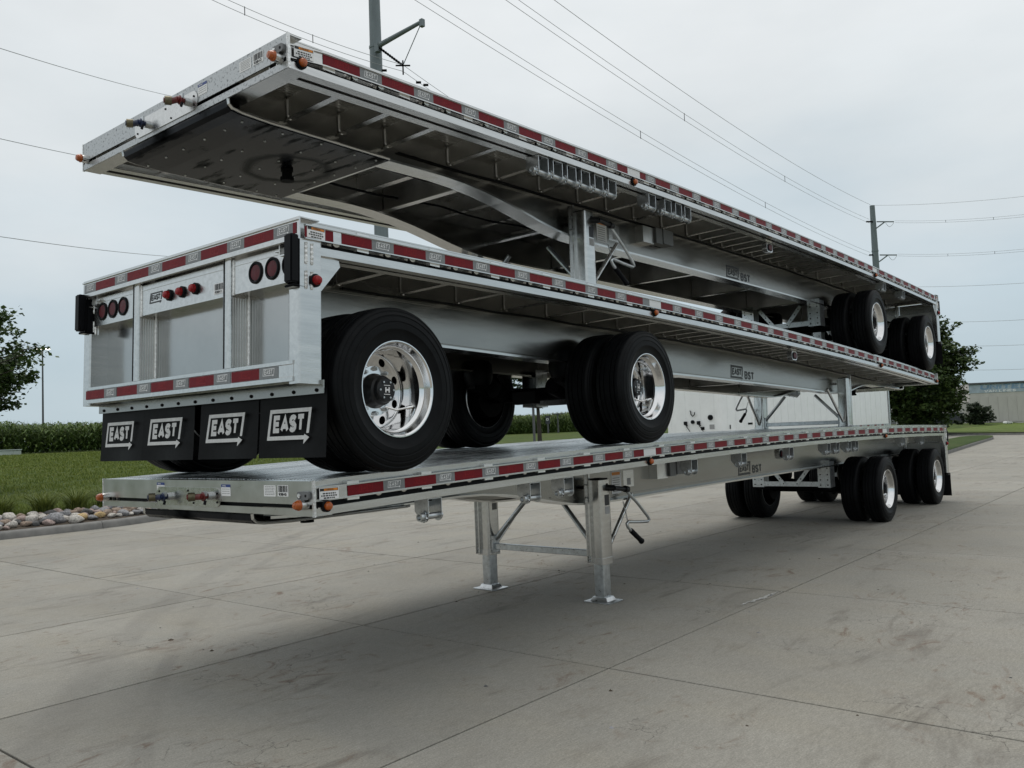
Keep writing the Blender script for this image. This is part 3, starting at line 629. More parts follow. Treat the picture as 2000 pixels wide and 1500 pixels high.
# wheels: x = outward axis, x=0 at the outer face of the rim
def tyre():
    hw = .137; half = [(-.105, .292), (-.116, .298), (-.119, .304), (-.123, .306), (-.126, .330), (-.135, .366), (-.1385, .370), (-.1385, .376), (-.138, .405), (-.1345, .409), (-.1345, .414), (-.138, .418), (-.134, .445), (-.129, .449), (-.129, .454), (-.132, .458), (-.126, .474), (-.121, .478), (-.121, .482), (-.122, .486), (-.115, .497), (-.106, .504), (-.100, .506)]
    gr = [(-.078, .5085), (-.076, .496), (-.068, .496), (-.066, .5095), (-.036, .510), (-.034, .497), (-.026, .497), (-.024, .5102)]
    p = half + gr; p = p + [(-a, r) for a, r in reversed(p)]
    mb = MB(); mb.lathe(p, 'rubber', 80, 'x'); return mb.mesh('tyre', 32)
ME['tyre'] = tyre()
def rim():
    mb = MB(); X = .115
    mb.lathe([(X, .284), (X + .010, .293), (X + .010, .299), (X + .004, .302), (X - .012, .300), (X - .012, .292)], 'chrome', 64, 'x')
    mb.lathe([(X + .009, .293), (X - .004, .285), (X - .045, .279), (X - .062, .268), (X - .072, .256), (X - .12, .250), (X - .20, .249), (X - .222, .246), (X - .232, .240), (X - .235, .236)], 'chrome', 64, 'x')
    xd = X - .235; r0, r1, rh, hr = .160, .236, .199, .028; n = 8
    for k in range(n):
        t0 = 2 * pi * k / n; t1 = 2 * pi * (k + 1) / n; tm = (t0 + t1) / 2; out_, inn = [], []
        pts = [(r1, t0 + (t1 - t0) * i / 6) for i in range(6)] + [(r1 + (r0 - r1) * i / 2, t1) for i in range(2)] + [(r0, t1 + (t0 - t1) * i / 6) for i in range(6)] + [(r0 + (r1 - r0) * i / 2, t0) for i in range(2)]
        for r, t in pts: out_.append((r * cos(t), r * sin(t)))
        cx, cz = rh * cos(tm), rh * sin(tm)
        for (a, b) in out_: d = math.hypot(a - cx, b - cz); inn.append((cx + (a - cx) / d * hr, cz + (b - cz) / d * hr))
        q = len(out_); dome = lambda a, b: xd + .012 * (1 - ((math.hypot(a, b) - r0) / (r1 - r0)))
        vs = [(dome(a, b), a, b) for a, b in out_] + [(dome(a, b), a, b) for a, b in inn] + [(xd - .012, a, b) for a, b in inn]
        mb.add(vs, [(i, (i + 1) % q, q + (i + 1) % q, q + i) for i in range(q)] + [(q + i, q + (i + 1) % q, 2 * q + (i + 1) % q, 2 * q + i) for i in range(q)], 'chrome')
    mb.lathe([(xd + .012, .160), (xd + .022, .158), (xd + .022, .10), (xd + .022, 0)], 'chrome', 48, 'x')
    mb.lathe([(xd - .03, .245), (xd - .03, 0)], 'dark_steel', 32, 'x')     # brake drum seen through the hand holes
    me = mb.mesh('wheel', 28, recalc=False)
    h = MB(); b = xd + .022
    h.lathe([(b, .112), (b + .012, .110), (b + .03, .098), (b + .07, .094), (b + .08, .082), (b + .105, .076), (b + .112, .068), (b + .114, 0)], 'black_paint', 32, 'x')
    for i in range(6): t = pi / 3 * i; h.tube((b + .113, .055 * cos(t), .055 * sin(t)), (b + .119, .055 * cos(t), .055 * sin(t)), .007, 'galvanised', 6)
    text(h, 'H', (b + .1155, -.016, -.022), (0, 1, 0), (0, 0, 1), .044, 'white_print', wt=.12)
    h.box(b + .1150, b + .1153, -.026, .026, -.030, -.026, 'white_print'); h.box(b + .1150, b + .1153, -.026, .026, .026, .030, 'white_print')
    for i in range(10):
        t = 2 * pi * (i + .5) / 10; c_, s_ = .1425 * cos(t), .1425 * sin(t)
        h.tube((b, c_, s_), (b + .018, c_, s_), .015, 'galvanised', 6); h.tube((b + .018, c_, s_), (b + .030, c_, s_), .009, 'galvanised', 8)
    h.path([(b + .03, .06, -.10), (b + .06, .13, -.12), (b + .105, .215, -.10)], .007, 'chrome', 8); h.tube((b + .09, .19, -.106), (b + .11, .225, -.098), .012, 'chrome', 8)
    return me, h.mesh('hub', 35)
ME['rim'], ME['hub'] = rim()
def inner_wheel():
    mb = MB(); mb.lathe([(-.12, .30), (-.10, .29), (-.05, .26), (.10, .255), (.125, .30)], 'dark_steel', 40, 'x'); mb.lathe([(.12, .25), (.12, 0)], 'dark_steel', 32, 'x')
    mb.lathe([(-.128, .300), (-.122, .309), (-.112, .303)], 'galvanised', 40, 'x'); mb.lathe([(-.20, 0), (-.20, .20), (.05, .21), (.05, 0)], 'dark_steel', 28, 'x')
    for i in range(10):
        t = 2 * pi * i / 10; mb.box(.126, .137, .285 * cos(t) - .012, .285 * cos(t) + .012, .285 * sin(t) - .012, .285 * sin(t) + .012, 'chrome')
    return mb.mesh('inner_wheel', 30)
ME['inner'] = inner_wheel()
# landing gear
def leg():
    mb = MB()
    mb.prism(rrect(-.082, .080, -.088, .088, .026), -.26, -1.045, 'alu', 'z'); mb.prism(rrect(-.088, .086, -.094, .094, .028), -1.045, -.985, 'alu_rail', 'z')
    mb.box(-.078, -.030, -.104, -.088, -1.03, -.19, 'alu_rail'); mb.box(-.078, -.070, -.125, -.104, -1.03, -.19, 'alu_rail'); mb.box(-.038, -.030, -.116, -.104, -1.03, -.19, 'alu_rail')
    for z in (-.30, -.42, -.98, -1.01): mb.tube((-.054, -.104, z), (-.054, -.114, z), .010, 'galvanised', 6)
    mb.box(-.062, .062, -.066, .072, -.262, -.245, 'black_plastic'); mb.tube((.080, .03, -.31), (.084, .03, -.31), .016, 'black_plastic', 10)
    mb.box(.0802, .0812, -.02, .055, -.50, -.40, 'black_print'); mb.box(.0802, .0812, -.02, .055, -.58, -.51, 'grey_print')
    return mb.mesh('landing_leg', 40)
ME['leg'] = leg()
def lower(ln):
    mb = MB(); mb.prism(rrect(-.056, .056, -.058, .062, .014), -.95, -ln + .012, 'galvanised', 'z'); return mb.mesh('lower_tube', 40)
def foot():
    mb = MB()
    rings = [(.148, .0), (.148, .008), (.100, .013), (.088, .028), (.078, .046)]; vs = []; n = None
    for h, z in rings:
        r = rrect(-h, h, -h * .82, h * .82, h * .12, 3); n = len(r); vs += [(a, b, z) for a, b in r]
    fs = [tuple(range(n)), tuple(len(vs) - 1 - i for i in range(n))]
    for k in range(len(rings) - 1): fs += [(k * n + i, k * n + (i + 1) % n, (k + 1) * n + (i + 1) % n, (k + 1) * n + i) for i in range(n)]
    mb.add(vs, fs, 'galvanised'); return mb.mesh('foot_pad', 25)
ME['foot'] = foot()
GY = 3.73
def tubes(name, segs, r, mt='galvanised'):
    mb = MB()
    for a, b in segs: mb.tube(a, b, r, mt, 12)
    return mb.mesh(name, 40)
for sg in (1, -1):
    ME['lat%d' % sg] = tubes('cross_brace', [((sg * .66, GY, -.93), (sg * .25, GY + .05, -.50))], .024)
    ME['lng%d' % sg] = tubes('rear_brace', [((sg * .70, GY + .10, -.95), (sg * .655, GY + .66, -.45))], .021, 'alu')
mb = MB(); mb.box(-.62, .62, GY - .03, GY + .02, -.985, -.925, 'galvanised'); 
for sg in (1, -1): mb.box(sg * .60, sg * .64, GY - .06, GY + .05, -1.02, -.84, 'galvanised')
ME['gearbar'] = bevel(mb.mesh('gear_cross_bar'), .004)
mb = MB(); mb.tube((-.6, GY + .02, -.335), (.78, GY + .02, -.335), .019, 'galvanised', 10); ME['gearshaft'] = mb.mesh('gear_cross_shaft')
def crank():
    mb = MB(); X = .80
    mb.tube((.76, GY + .02, -.335), (.85, GY + .06, -.34), .030, 'black_paint', 12); mb.tube((.85, GY + .05, -.34), (.86, GY + .24, -.365), .022, 'black_paint', 10); mb.tube((.86, GY + .22, -.36), (.86, GY + .27, -.37), .032, 'black_paint', 12)
    mb.path([(.86, GY + .25, -.385), (.855, GY + .45, -.52), (.85, GY + .64, -.67), (.85, GY + .66, -.70), (.85, GY + .63, -.715), (.85, GY + .45, -.70), (.85, GY + .27, -.68), (.85, GY + .24, -.695), (.85, GY + .26, -.73), (.85, GY + .33, -.78)], .0145, 'galvanised', 10)
    g = MB(); g.lathe([(0, 0), (0, .020), (.006, .025), (.20, .024), (.215, .029), (.232, .029), (.236, .02), (.236, 0)], 'black_plastic', 14, 'x')
    c = MB(); p0, p1 = Vector((.80, GY + .55, -.42)), Vector((.85, GY + .27, -.70))
    p0 = Vector((.64, GY + .62, -.47)); p0 = Vector((.72, GY + .40, -.50)); n = 14
    for i in range(n):
        a = p0.lerp(p1, i / n); b = p0.lerp(p1, (i + 1) / n); mid = (a + b) / 2; d = (b - a) * .75; sd_ = Vector((.007, 0, 0)) if i % 2 else Vector((0, .007, 0))
        c.path([mid - d, mid - d * .3 + sd_, mid + d * .3 + sd_, mid + d, mid + d * .3 - sd_, mid - d * .3 - sd_, mid - d], .0022, 'galvanised', 5)
    return mb.mesh('crank', 40), g.mesh('crank_grip', 40), c.mesh('chain')
ME['crank'], ME['grip'], ME['chain'] = crank()
# electrical box on the beam side
mb = MB(); mb.box(.562, .66, 4.92, 5.14, -.43, -.255, 'alu_dull'); mb.box(.572, .69, 5.145, 5.28, -.415, -.25, 'grey_box'); mb.prism(rrect(5.285, 5.50, -.405, -.245, .015), .572, .70, 'grey_box', 'x'); mb.tube((.70, 5.49, -.27), (.706, 5.49, -.27), .006, 'galvanised', 6)
ME['ebox'] = mb.mesh('control_box')
def beam_decal(sg):
    mb = MB(); x = sg * .5632; r = Vector((0, sg, 0)); o = Vector((x, 7.10 if sg > 0 else 7.78, -.475))
    if sg < 0: o = Vector((x, 7.68, -.475))
    logo(mb, o, r, (0, 0, 1), .38, .19, 'black_print', fw=.14, shear=.10, wt=.13); text(mb, 'BST', o + r * .43 + Vector((0, 0, .03)), r, (0, 0, 1), .105, 'black_print', wt=.115, gap=.33)
    return mb.mesh('logo_decal', recalc=False)
for sg, nm in ((1, 'r'), (-1, 'l')): ME['decal_' + nm] = beam_decal(sg)
mb = MB(); mb.box(.562, .5632, 4.18, 4.36, -.52, -.29, 'white_print'); mb.box(.5632, .5638, 4.19, 4.34, -.335, -.305, 'orange_print')
for i in range(7): mb.box(.5632, .5637, 4.20, 4.33, -.50 + i * .022, -.492 + i * .022, 'grey_print')
mb.box(.562, .5634, 4.40, 4.60, -.47, -.30, 'alu_rail'); mb.box(.5634, .5640, 4.47, 4.54, -.45, -.38, 'grey_print'); ME['idplate'] = mb.mesh('data_placard', recalc=False)
def blinker():
    mb = MB(); mb.prism(rrect(6.98, 7.16, -.335, -.215, .045), 1.10, 1.16, 'alu_rail', 'x'); mb.box(1.12, 1.15, 6.98, 7.16, -.22, -.10, 'alu_dull'); mb.prism(rrect(7.0, 7.14, -.322, -.235, .04), 1.16, 1.166, 'black_plastic', 'x')
    mb.prism(rrect(7.02, 7.12, -.31, -.248, .03), 1.166, 1.172, 'dim_lens', 'x'); return mb.mesh('side_turn_signal')
ME['blinker'] = blinker()
# rear end
def rear():
    R = {}
    mb = MB(); y0, y1 = 14.792, 14.80
    mb.box(-1.292, 1.292, 14.792, y1, -.128, 0, 'alu_rail'); mb.box(-1.242, 1.242, 14.70, 14.792, -.127, -.003, 'alu_rail'); mb.box(-1.292, 1.292, y1, y1 + .010, -.020, -.012, 'alu_rail'); mb.box(-1.295, 1.295, y1, y1 + .012, -.128, -.108, 'alu_rail'); mb.box(-1.29, 1.29, 14.66, 14.791, -.006, 0.001, 'alu_rail'); mb.box(1.243, 1.278, 14.64, 14.791, -.126, -.118, 'alu_rail'); mb.box(-1.278, -1.243, 14.64, 14.791, -.126, -.118, 'alu_rail')
    R['rear_rail'] = mb.mesh('rear_rail')
    for sg in (1, -1):
        mb = MB(); mb.prism(rrect(sg * 1.285 if sg < 0 else 1.185, sg * 1.185 if sg < 0 else 1.285, 14.64, 14.742, .010, 2), -.40, -.128, 'alu_rail', 'z'); mb.prism(rrect(sg * 1.285 if sg < 0 else 1.185, sg * 1.185 if sg < 0 else 1.285, 14.64, 14.795, .012, 2), -.925, -.40, 'alu_rail', 'z'); mb.box(sg * 1.277, sg * 1.285, 14.742, 14.79, -.40, -.128, 'alu_rail')
        mb.prism([(14.50, -.20), (14.64, -.18), (14.64, -.41), (14.49, -.235)], sg * 1.255, sg * 1.262, 'alu', 'x'); mb.prism([(14.50, -.20), (14.64, -.175), (14.64, -.18), (14.5, -.206)], sg * 1.20, sg * 1.262, 'alu', 'x')
        for x in (1.195, 1.222):
            for z0, z1 in ((-.24, -.135), (-.40, -.30)):
                mb.path([(sg * x, 14.748, z0 + (z1 - z0) * i / 7) for i in range(8)], [.009 + .002 * (i % 2) for i in range(8)], 'alu_weld', 6)
        for y in (14.66, 14.70):
            for z0, z1 in ((-.26, -.14), (-.40, -.30)): mb.path([(sg * 1.2865, y + .05, z0 + (z1 - z0) * i / 9) for i in range(10)], [.007 + .003 * (i % 2) for i in range(10)], 'alu_weld', 6)
        R['post%d' % sg] = mb.mesh('corner_post')
        mb = MB(); mb.box(sg * 1.228, sg * 1.297, 14.802, 14.858, -.375, -.105, 'black_plastic'); mb.box(sg * 1.228, sg * 1.274, 14.745, 14.802, -.375, -.130, 'black_plastic'); mb.box(sg * 1.20, sg * 1.29, 14.745, 14.84, -.396, -.380, 'galvanised'); R['bump%d' % sg] = bevel(mb.mesh('dock_bumper'), .012, 2)
    mb = MB()
    for cx in (.545, -.555):   # mirrored later: upright = tube face plus ribbed side
        pass
    def upright():
        mb = MB(); mb.prism(rrect(-.045, .045, 14.66, 14.785, .016, 2), -.79, -.125, 'alu', 'z')
        mb.box(.016, .027, 14.784, 14.7865, -.788, -.128, 'black_plastic')  # flat black strip in place of a groove, its shade put into the colour
        for k in range(6):
            for s_ in (1, -1): mb.box(s_ * .045, s_ * .049, 14.668 + k * .018, 14.678 + k * .018, -.785, -.36, 'alu_dull')
        for s_ in (1, -1): mb.path([(s_ * .052, 14.66, -.78 + .44 * i / 22) for i in range(23)], [.009 + .0025 * (i % 2) for i in range(23)], 'alu_weld', 6)
        mb.path([(-.05, 14.765, -.35 + .215 * i / 14) for i in range(15)], [.008 + .002 * (i % 2) for i in range(15)], 'alu_weld', 6)
        return mb.mesh('upright', 40)
    R['upright'] = upright()
    mb = MB()
    for x0, x1 in ((-1.185, -.605), (-.49, .49), (.605, 1.185)):
        mb.box(x0, x1, 14.655, 14.663, -.79, -.30, 'alu_sheet')
    R['sheet'] = mb
    def hdr(x0, x1):
        mb = MB(); mb.box(x0, x1, 14.757, 14.765, -.345, -.14, 'alu_rail'); mb.box(x0, x1, 14.66, 14.757, -.345, -.337, 'alu_rail'); mb.box(x0, x1, 14.765, 14.768, -.175, -.17, 'alu'); return mb.mesh('light_panel')
    R['hdr'] = [hdr(-1.185, -.593), hdr(-.5, .497), hdr(.593, 1.185)]
    R['sheets'] = []
    for x0, x1 in ((-1.185, -.6), (-.497, .497), (.6, 1.185)):
        mb = MB(); n = 14; vs = [(x0 + (x1 - x0) * i / n, 14.662 + .004 * sin(pi * i / n) * sin(pi * j / 6), -.79 + .46 * j / 6) for j in range(7) for i in range(n + 1)]
        mb.add(vs, [(j * (n + 1) + i, j * (n + 1) + i + 1, (j + 1) * (n + 1) + i + 1, (j + 1) * (n + 1) + i) for j in range(6) for i in range(n)], 'alu_sheet')
        mb.box(x0, x1, 14.64, 14.655, -.79, -.33, 'alu_dull'); R['sheets'].append(mb.mesh('back_panel', 60))
    mb = MB(); mb.prism([(14.70, -.91), (14.802, -.91), (14.802, -.885), (14.797, -.882), (14.797, -.818), (14.802, -.815), (14.802, -.795), (14.70, -.785)], -1.235, 1.205, 'alu_rail', 'x')
    for sg in (-1, 1): mb.box(-1.237 if sg < 0 else 1.203, -1.203 if sg < 0 else 1.207, 14.71, 14.79, -.905, -.80, 'black_plastic' if sg < 0 else 'alu_rail')
    mb.box(-1.278, -1.25, 14.70, 14.79, -.88, -.80, 'black_plastic')
    R['bumper'] = mb.mesh('rear_bumper')
    mb = MB(); mb.box(-1.305, 1.335, 14.640, 14.650, -.975, -.90, 'alu_web')
    for i in range(13): x = -1.25 + i * .2085; mb.lathe([(14.650, .012), (14.658, .009), (14.658, 0)], 'dark_steel', 8, 'y', (x, 0, -.955))
    R['hanger'] = mb.mesh('flap_hanger')
    def flap():
        mb = MB(); n = 8; vs = []
        for j in range(n + 1):
            z = -.385 * j / n
            for i in range(7):
                x = -.318 + .106 * i; vs.append((x, .012 * sin(i * 1.1) * (j / n) + .010 * (j / n) ** 2, z))
        mb.add(vs, [(j * 7 + i, j * 7 + i + 1, j * 7 + i + 8, j * 7 + i + 7) for j in range(n) for i in range(6)], 'flap')
        me = mb.mesh('mud_flap', 60); return me
    def flapdecal():
        # lettering that follows the flap, seen from +y (right = -x)
        mb = MB(); logo(mb, (.22, .026, -.308), (-1, 0, 0), (0, 0, 1), .435, .205, 'flap_print', fw=.11, shear=.20, wt=.135, ts=.50); return mb.mesh('logo_decal', recalc=False)
    R['flap'] = flap(); R['flapd'] = flapdecal()
    mb = MB(); logo(mb, (.39, 14.7672, -.287), (-1, 0, 0), (0, 0, 1), .17, .082, 'black_print', fw=.11, shear=.22, wt=.12); R['rlogo'] = mb.mesh('logo_decal', recalc=False)
    return R
RE = rear()
# suspension
def hanger(sg):
    mb = MB(); x0, x1 = sg * .44, sg * .63; xa, xb = min(x0, x1), max(x0, x1)
    mb.box(xa, xb, -.006, .006, -.92, -.50, 'galvanised'); mb.box(xa, xa + .008, 0, .20, -.92, -.52, 'galvanised'); mb.box(xb - .008, xb, 0, .20, -.92, -.52, 'galvanised')
    for x in (.48, .59):
        for z in (-.62, -.72, -.80, -.88): mb.tube((sg * x, -.006, z), (sg * x, -.012, z), .011, 'dark_steel', 8)
    return mb.mesh('suspension_hanger')
for sg in (1, -1): ME['hang%d' % sg] = hanger(sg)
def strut():
    mb = MB(); mb.box(-.44, .44, -.004, .004, -.905, -.83, 'galvanised')
    for sg in (1, -1):
        mb.add([(sg * .36, -.010, -.60), (sg * .31, -.010, -.57), (sg * .06, -.010, -.88), (sg * .11, -.010, -.91), (sg * .36, -.016, -.60), (sg * .31, -.016, -.57), (sg * .06, -.016, -.88), (sg * .11, -.016, -.91)],
               [(0, 1, 2, 3), (4, 5, 6, 7), (0, 1, 5, 4), (1, 2, 6, 5), (2, 3, 7, 6), (3, 0, 4, 7)], 'galvanised')
        for t in (.15, .4, .65, .9): mb.tube((sg * (.335 - .25 * t), -.016, -.585 - .31 * t), (sg * (.335 - .25 * t), -.018, -.585 - .31 * t), .010, 'dark_steel', 8)
    return mb.mesh('hanger_cross_strut')
ME['strut'] = strut()
def axle():
    mb = MB(); mb.tube((-.93, 0, 0), (.93, 0, 0), .066, 'dark_steel', 16)
    for sg in (1, -1):
        mb.tube((sg * .36, .10, .02), (sg * .36, .24, .06), .085, 'dark_steel', 14); mb.tube((sg * .36, .06, 0), (sg * .36, .10, .02), .06, 'dark_steel', 12)
        mb.add([(sg * a, b, c) for a in (.49, .58) for b, c in ((-.70, .02), (-.70, .12), (.10, .10), (.38, .12), (.38, .07), (.10, -.02))],
               [(0, 1, 2, 3, 4, 5), (6, 7, 8, 9, 10, 11)] + [(i, (i + 1) % 6, 6 + (i + 1) % 6, 6 + i) for i in range(6)], 'dark_steel')
        mb.lathe([(.11, 0), (.11, .12), (.17, .145), (.24, .15), (.32, .14), (.36, .11), (.36, 0)], 'rubber', 20, 'z', (sg * .535, .28, 0))
    mb.box(-.12, .16, .12, .2, -.10, .02, 'dark_steel')
    return mb.mesh('axle', 35)
ME['axle'] = axle()
mb = MB(); mb.box(-.54, .54, 0, .01, -.54, -.06, 'alu_dull'); mb.box(-.54, .54, -.03, .04, -.55, -.54, 'alu_rail')
ME['diaphragm'] = mb.mesh('cross_diaphragm')
mb = MB(); mb.box(-.54, .54, 0, .01, -.285, -.06, 'alu_dull'); mb.box(-.54, .54, -.03, .04, -.295, -.285, 'alu_dull'); ME['diaphragm_s'] = mb.mesh('cross_diaphragm')

def hoses():
    mb = MB(); random.seed(2)
    for k, (x, z0) in enumerate(((.30, -.19), (.24, -.20), (-.36, -.19))):
        pts = []
        for i in range(34):
            y = .9 + i * .40; pts.append((x + .02 * sin(i * 1.3 + k), y, z0 - .025 * abs(sin(i * .9 + k)) + cam(y)))
        mb.path(pts, .011, 'black_plastic', 6)
    for sg in (1, -1):
        mb.path([(sg * .574, y, -.205 + .006 * sin(y * 5) + cam(y)) for y in [1.5 + .4 * i for i in range(32)]], .008, 'black_plastic', 6)
    return mb.mesh('air_hose', 60)
ME['hoses'] = hoses()
# ------------------------------------------------------------------ assemble a trailer
CROSS = [.52, .95, 1.38, 2.05, 2.65, 3.25, 3.86, 4.36, 4.89, 5.49, 6.08] + [6.40 + .3 * i for i in range(12)] + [10.35 + .6 * i for i in range(7)]
def sub(child, parent): child.parent = parent; return child
def trailer(name, label, origin, yaw, slope, support, winches, number, spotted, sticker_front):
    """support(y_local) -> z (trailer space) of what wheels and legs stand on"""
    t = bpy.data.objects.new(name, None); COL.objects.link(t); t.location = origin; t.empty_display_size = .3
    t.rotation_euler = (math.atan(slope), 0, yaw); tag(t, label, 'trailer', 'aluminium flatbed trailers stacked three high')
    P = lambda nm, key, loc=None, rot=None, lab=None: obj(nm, ME[key] if not isinstance(key, bpy.types.Mesh) else key, t, loc, rot, lab)
    for k in range(10): P('deck_plank', 'plank', (-1.19 + k * .238, 0, 0))
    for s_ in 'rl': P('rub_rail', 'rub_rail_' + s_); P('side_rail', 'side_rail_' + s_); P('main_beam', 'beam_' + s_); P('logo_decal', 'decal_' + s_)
    for y in CROSS: P('crossmember', 'cross', (0, y, cam(y)))
    for y in (1.36, 2.35, 4.9, 6.6, 8.3, 10.2, 12.6): P('cross_diaphragm', 'diaphragm' if y > 3.5 else 'diaphragm_s', (0, y, cam(y)))
    for sg in (1, -1):
        rz = 0 if sg > 0 else pi
        for i in range(24):
            y = .30 + i * .61; 
            if y > 14.5: break
            P('stake_pocket', 'pocket', (0, y, cam(y)), (0, 0, rz))
            for d in (.20, .41):
                if y + d < 14.55: P('rope_spool', 'spool', (0, y + d, cam(y + d)), (0, 0, rz))
        for k, y, l in SIDE:
            me = tape_at(k, l); sl = (cam(y + l) - cam(y)) / l; bend = -.045 * max(0, 1 - max(0, y + l / 2 - .02) / .22)
            o = P(TNAME[k], me, (sg * (1.2872 + bend), y if sg > 0 else y + l, (cam(y) if sg > 0 else cam(y + l)) - .080), (math.atan(sl) * sg, 0, rz))
        y = .06; P('warning_sticker', 'warn', (sg * 1.268, y if sg > 0 else y + .125, -.080 + cam(.12)), (0, 0, rz - sg * .17 if sg > 0 else pi + .17))
        P('warning_sticker', 'warn', (sg * 1.2885, 14.62 if sg > 0 else 14.745, -.080 + cam(14.6)), (0, 0, rz))
        for y, z in ((.095, -.150), (3.72, -.165), (10.86, -.162)):
            lm = P('side_marker_light', 'lamp_a', (sg * 1.284, y, z + cam(y)), (0, 0, -sg * pi / 2)); sub(obj('lens', ME['lens_a']), lm)
        lm = P('side_marker_light', 'lamp_r', (sg * 1.285, 14.69, -.346), (0, 0, -sg * pi / 2), 'red side marker light on the rear corner post'); sub(obj('lens', ME['lens_r']), lm)
        P('side_turn_signal', 'blinker', (0, 0 if sg > 0 else 14.14, cam(7.07)), (0, 0, rz))
        # landing leg
        zs = support(GY); ln = -zs
        lg = P('landing_leg', 'leg', (sg * .705, GY, .0), (0, 0, 0 if sg > 0 else 0)); lg.scale = (sg, 1, 1) if False else (1, 1, 1)
        key = 'lower%.2f' % ln
        if key not in ME: ME[key] = lower(ln)
        sub(obj('lower_tube', ME[key]), lg); sub(obj('foot_pad', ME['foot'], None, (0, 0, -ln)), lg)
        P('cross_brace', 'lat%d' % sg); P('rear_brace', 'lng%d' % sg)
    P('air_hose', 'hoses'); P('gear_cross_bar', 'gearbar'); P('gear_cross_shaft', 'gearshaft')
    c = P('crank', 'crank'); dv = (Vector((0, .28, -.19))).normalized()
    g = sub(obj('crank_grip', ME['grip'], None, (.85, GY + .31, -.765)), c); g.rotation_euler = dv.to_track_quat('X', 'Z').to_euler(); sub(obj('chain', ME['chain']), c)
    P('control_box', 'ebox', (0, 0, cam(5.2))); P('data_placard', 'idplate', (0, 0, cam(4.4)))
    for y in winches:
        wn = P('winch', 'winch', (0, y, cam(y))); sub(obj('drum', ME['drum']), wn); sub(obj('ratchet', ME['ratchet']), wn)
    # nose
    P('nose_plate', 'nose_spot' if spotted else 'nose'); P('coupler_plate', 'kingplate'); P('kingpin', 'kingpin', (0, .91, -.311 + cam(.9)))
    P('gladhand_plate', 'gladplate'); 
    for k_, x_, z_, l_ in (('glad_b', -.285, -.112, 'blue gladhand air coupling'), ('glad_r', .225, -.100, 'red gladhand air coupling')): P('gladhand', k_, (x_, -.006, z_), None, l_).scale = (.85, .72, .85)
    for x in (-1.215, 1.225):
        lm = P('clearance_light', 'shroud', (x, 0, -.132), (0, 0, pi)); sub(obj('lens', ME['shroud_lens']), lm)
    P('lamp_bracket', 'lampbox')
    P('notice_sticker', 'notice', (.348, -.0005, -.098))
    if not spotted: P('notice_sticker', 'notice', (-.47, -.0005, -.092))
    P('placard_sticker', 'placard', (.815, -.0005, -.092)); P('barcode_sticker', 'bar' + number, (.955, -.0005, -.090))
    # rear
    P('rear_rail', RE['rear_rail']); P('rear_bumper', RE['bumper']); P('flap_hanger', RE['hanger'])
    for sg in (1, -1): P('corner_post', RE['post%d' % sg]); P('dock_bumper', RE['bump%d' % sg])
    for x in (.545, -.56): P('upright', RE['upright'], (x, 0, 0))
    for me in RE['hdr']: P('light_panel', me)
    for me in RE['sheets']: P('back_panel', me)
    for x in (-.837, -.999, -1.16, .751, .902, 1.055):
        lm = P('tail_light', 'tail', (x, 14.766, -.245)); sub(obj('lens', ME['tail_lens']), lm)
    for x in (-.19, -.033, .125): lm = P('rear_marker_light', 'lamp_r', (x, 14.766, -.250)); sub(obj('lens', ME['lens_r']), lm)
    P('logo_decal', RE['rlogo']); P('barcode_sticker', 'bar' + number, (-.40, 14.7665, -.318), (0, 0, pi))
    # tape on the rear rail and on the bumper (local x runs right to left as seen from behind)
    for a, b, k in [(-1.27, -1.238, 'r')] + [(-1.238 + i * .466 + .178, -1.238 + i * .466 + .466, 'r') for i in range(5)] + [(-1.238 + i * .466, -1.238 + i * .466 + .178, 's') for i in range(6)]:
        me = tape_at(k, b - a); o = P(TNAME[k], me, (-a if False else b * 1.0, 14.8012, -.062), (0, 0, pi / 2))
    for i in range(6):
        a = -1.10 + i * .466
        if a + .178 < 1.21 and i < 6: P(TNAME['s'], tape_at('s', min(.178, 1.2 - a)), (min(a + .178, 1.2), 14.798, -.850), (0, 0, pi / 2))
        if i < 5: P(TNAME['r'], tape_at('r', .279), (a + .178 + .279, 14.798, -.850), (0, 0, pi / 2))
    for k_, x in enumerate((1.018, .372, -.345, -1.0)):
        fl = P('mud_flap', RE['flap'], (x, 14.622 + .006 * (k_ % 2), -.945), (rad(random.uniform(-1.2, 1.2)), 0, rad(random.uniform(-1.5, 1.5)))); sub(obj('logo_decal', RE['flapd']), fl)
    # axles and wheels
    for y in (10.96, 14.03):
        za = support(y) + .51
        P('axle', 'axle', (0, y, za)); 
        for sg in (1, -1): P('suspension_hanger', 'hang%d' % sg, (0, y - .76, cam(y) - 0.0))
        P('hanger_cross_strut', 'strut', (0, y - .76, cam(y)))
        for sg in (1, -1):
            rz = 0 if sg > 0 else pi; a = random.uniform(0, pi)
            wh = P('wheel', 'rim', (sg * 1.135, y, za), (0, 0, rz)); sub(obj('tyre', ME['tyre']), wh); sub(obj('hub', ME['hub']), wh)
            wi = P('inner_wheel', 'inner', (sg * .80, y, za), (0, 0, rz)); sub(obj('tyre', ME['tyre']), wi)
    return t
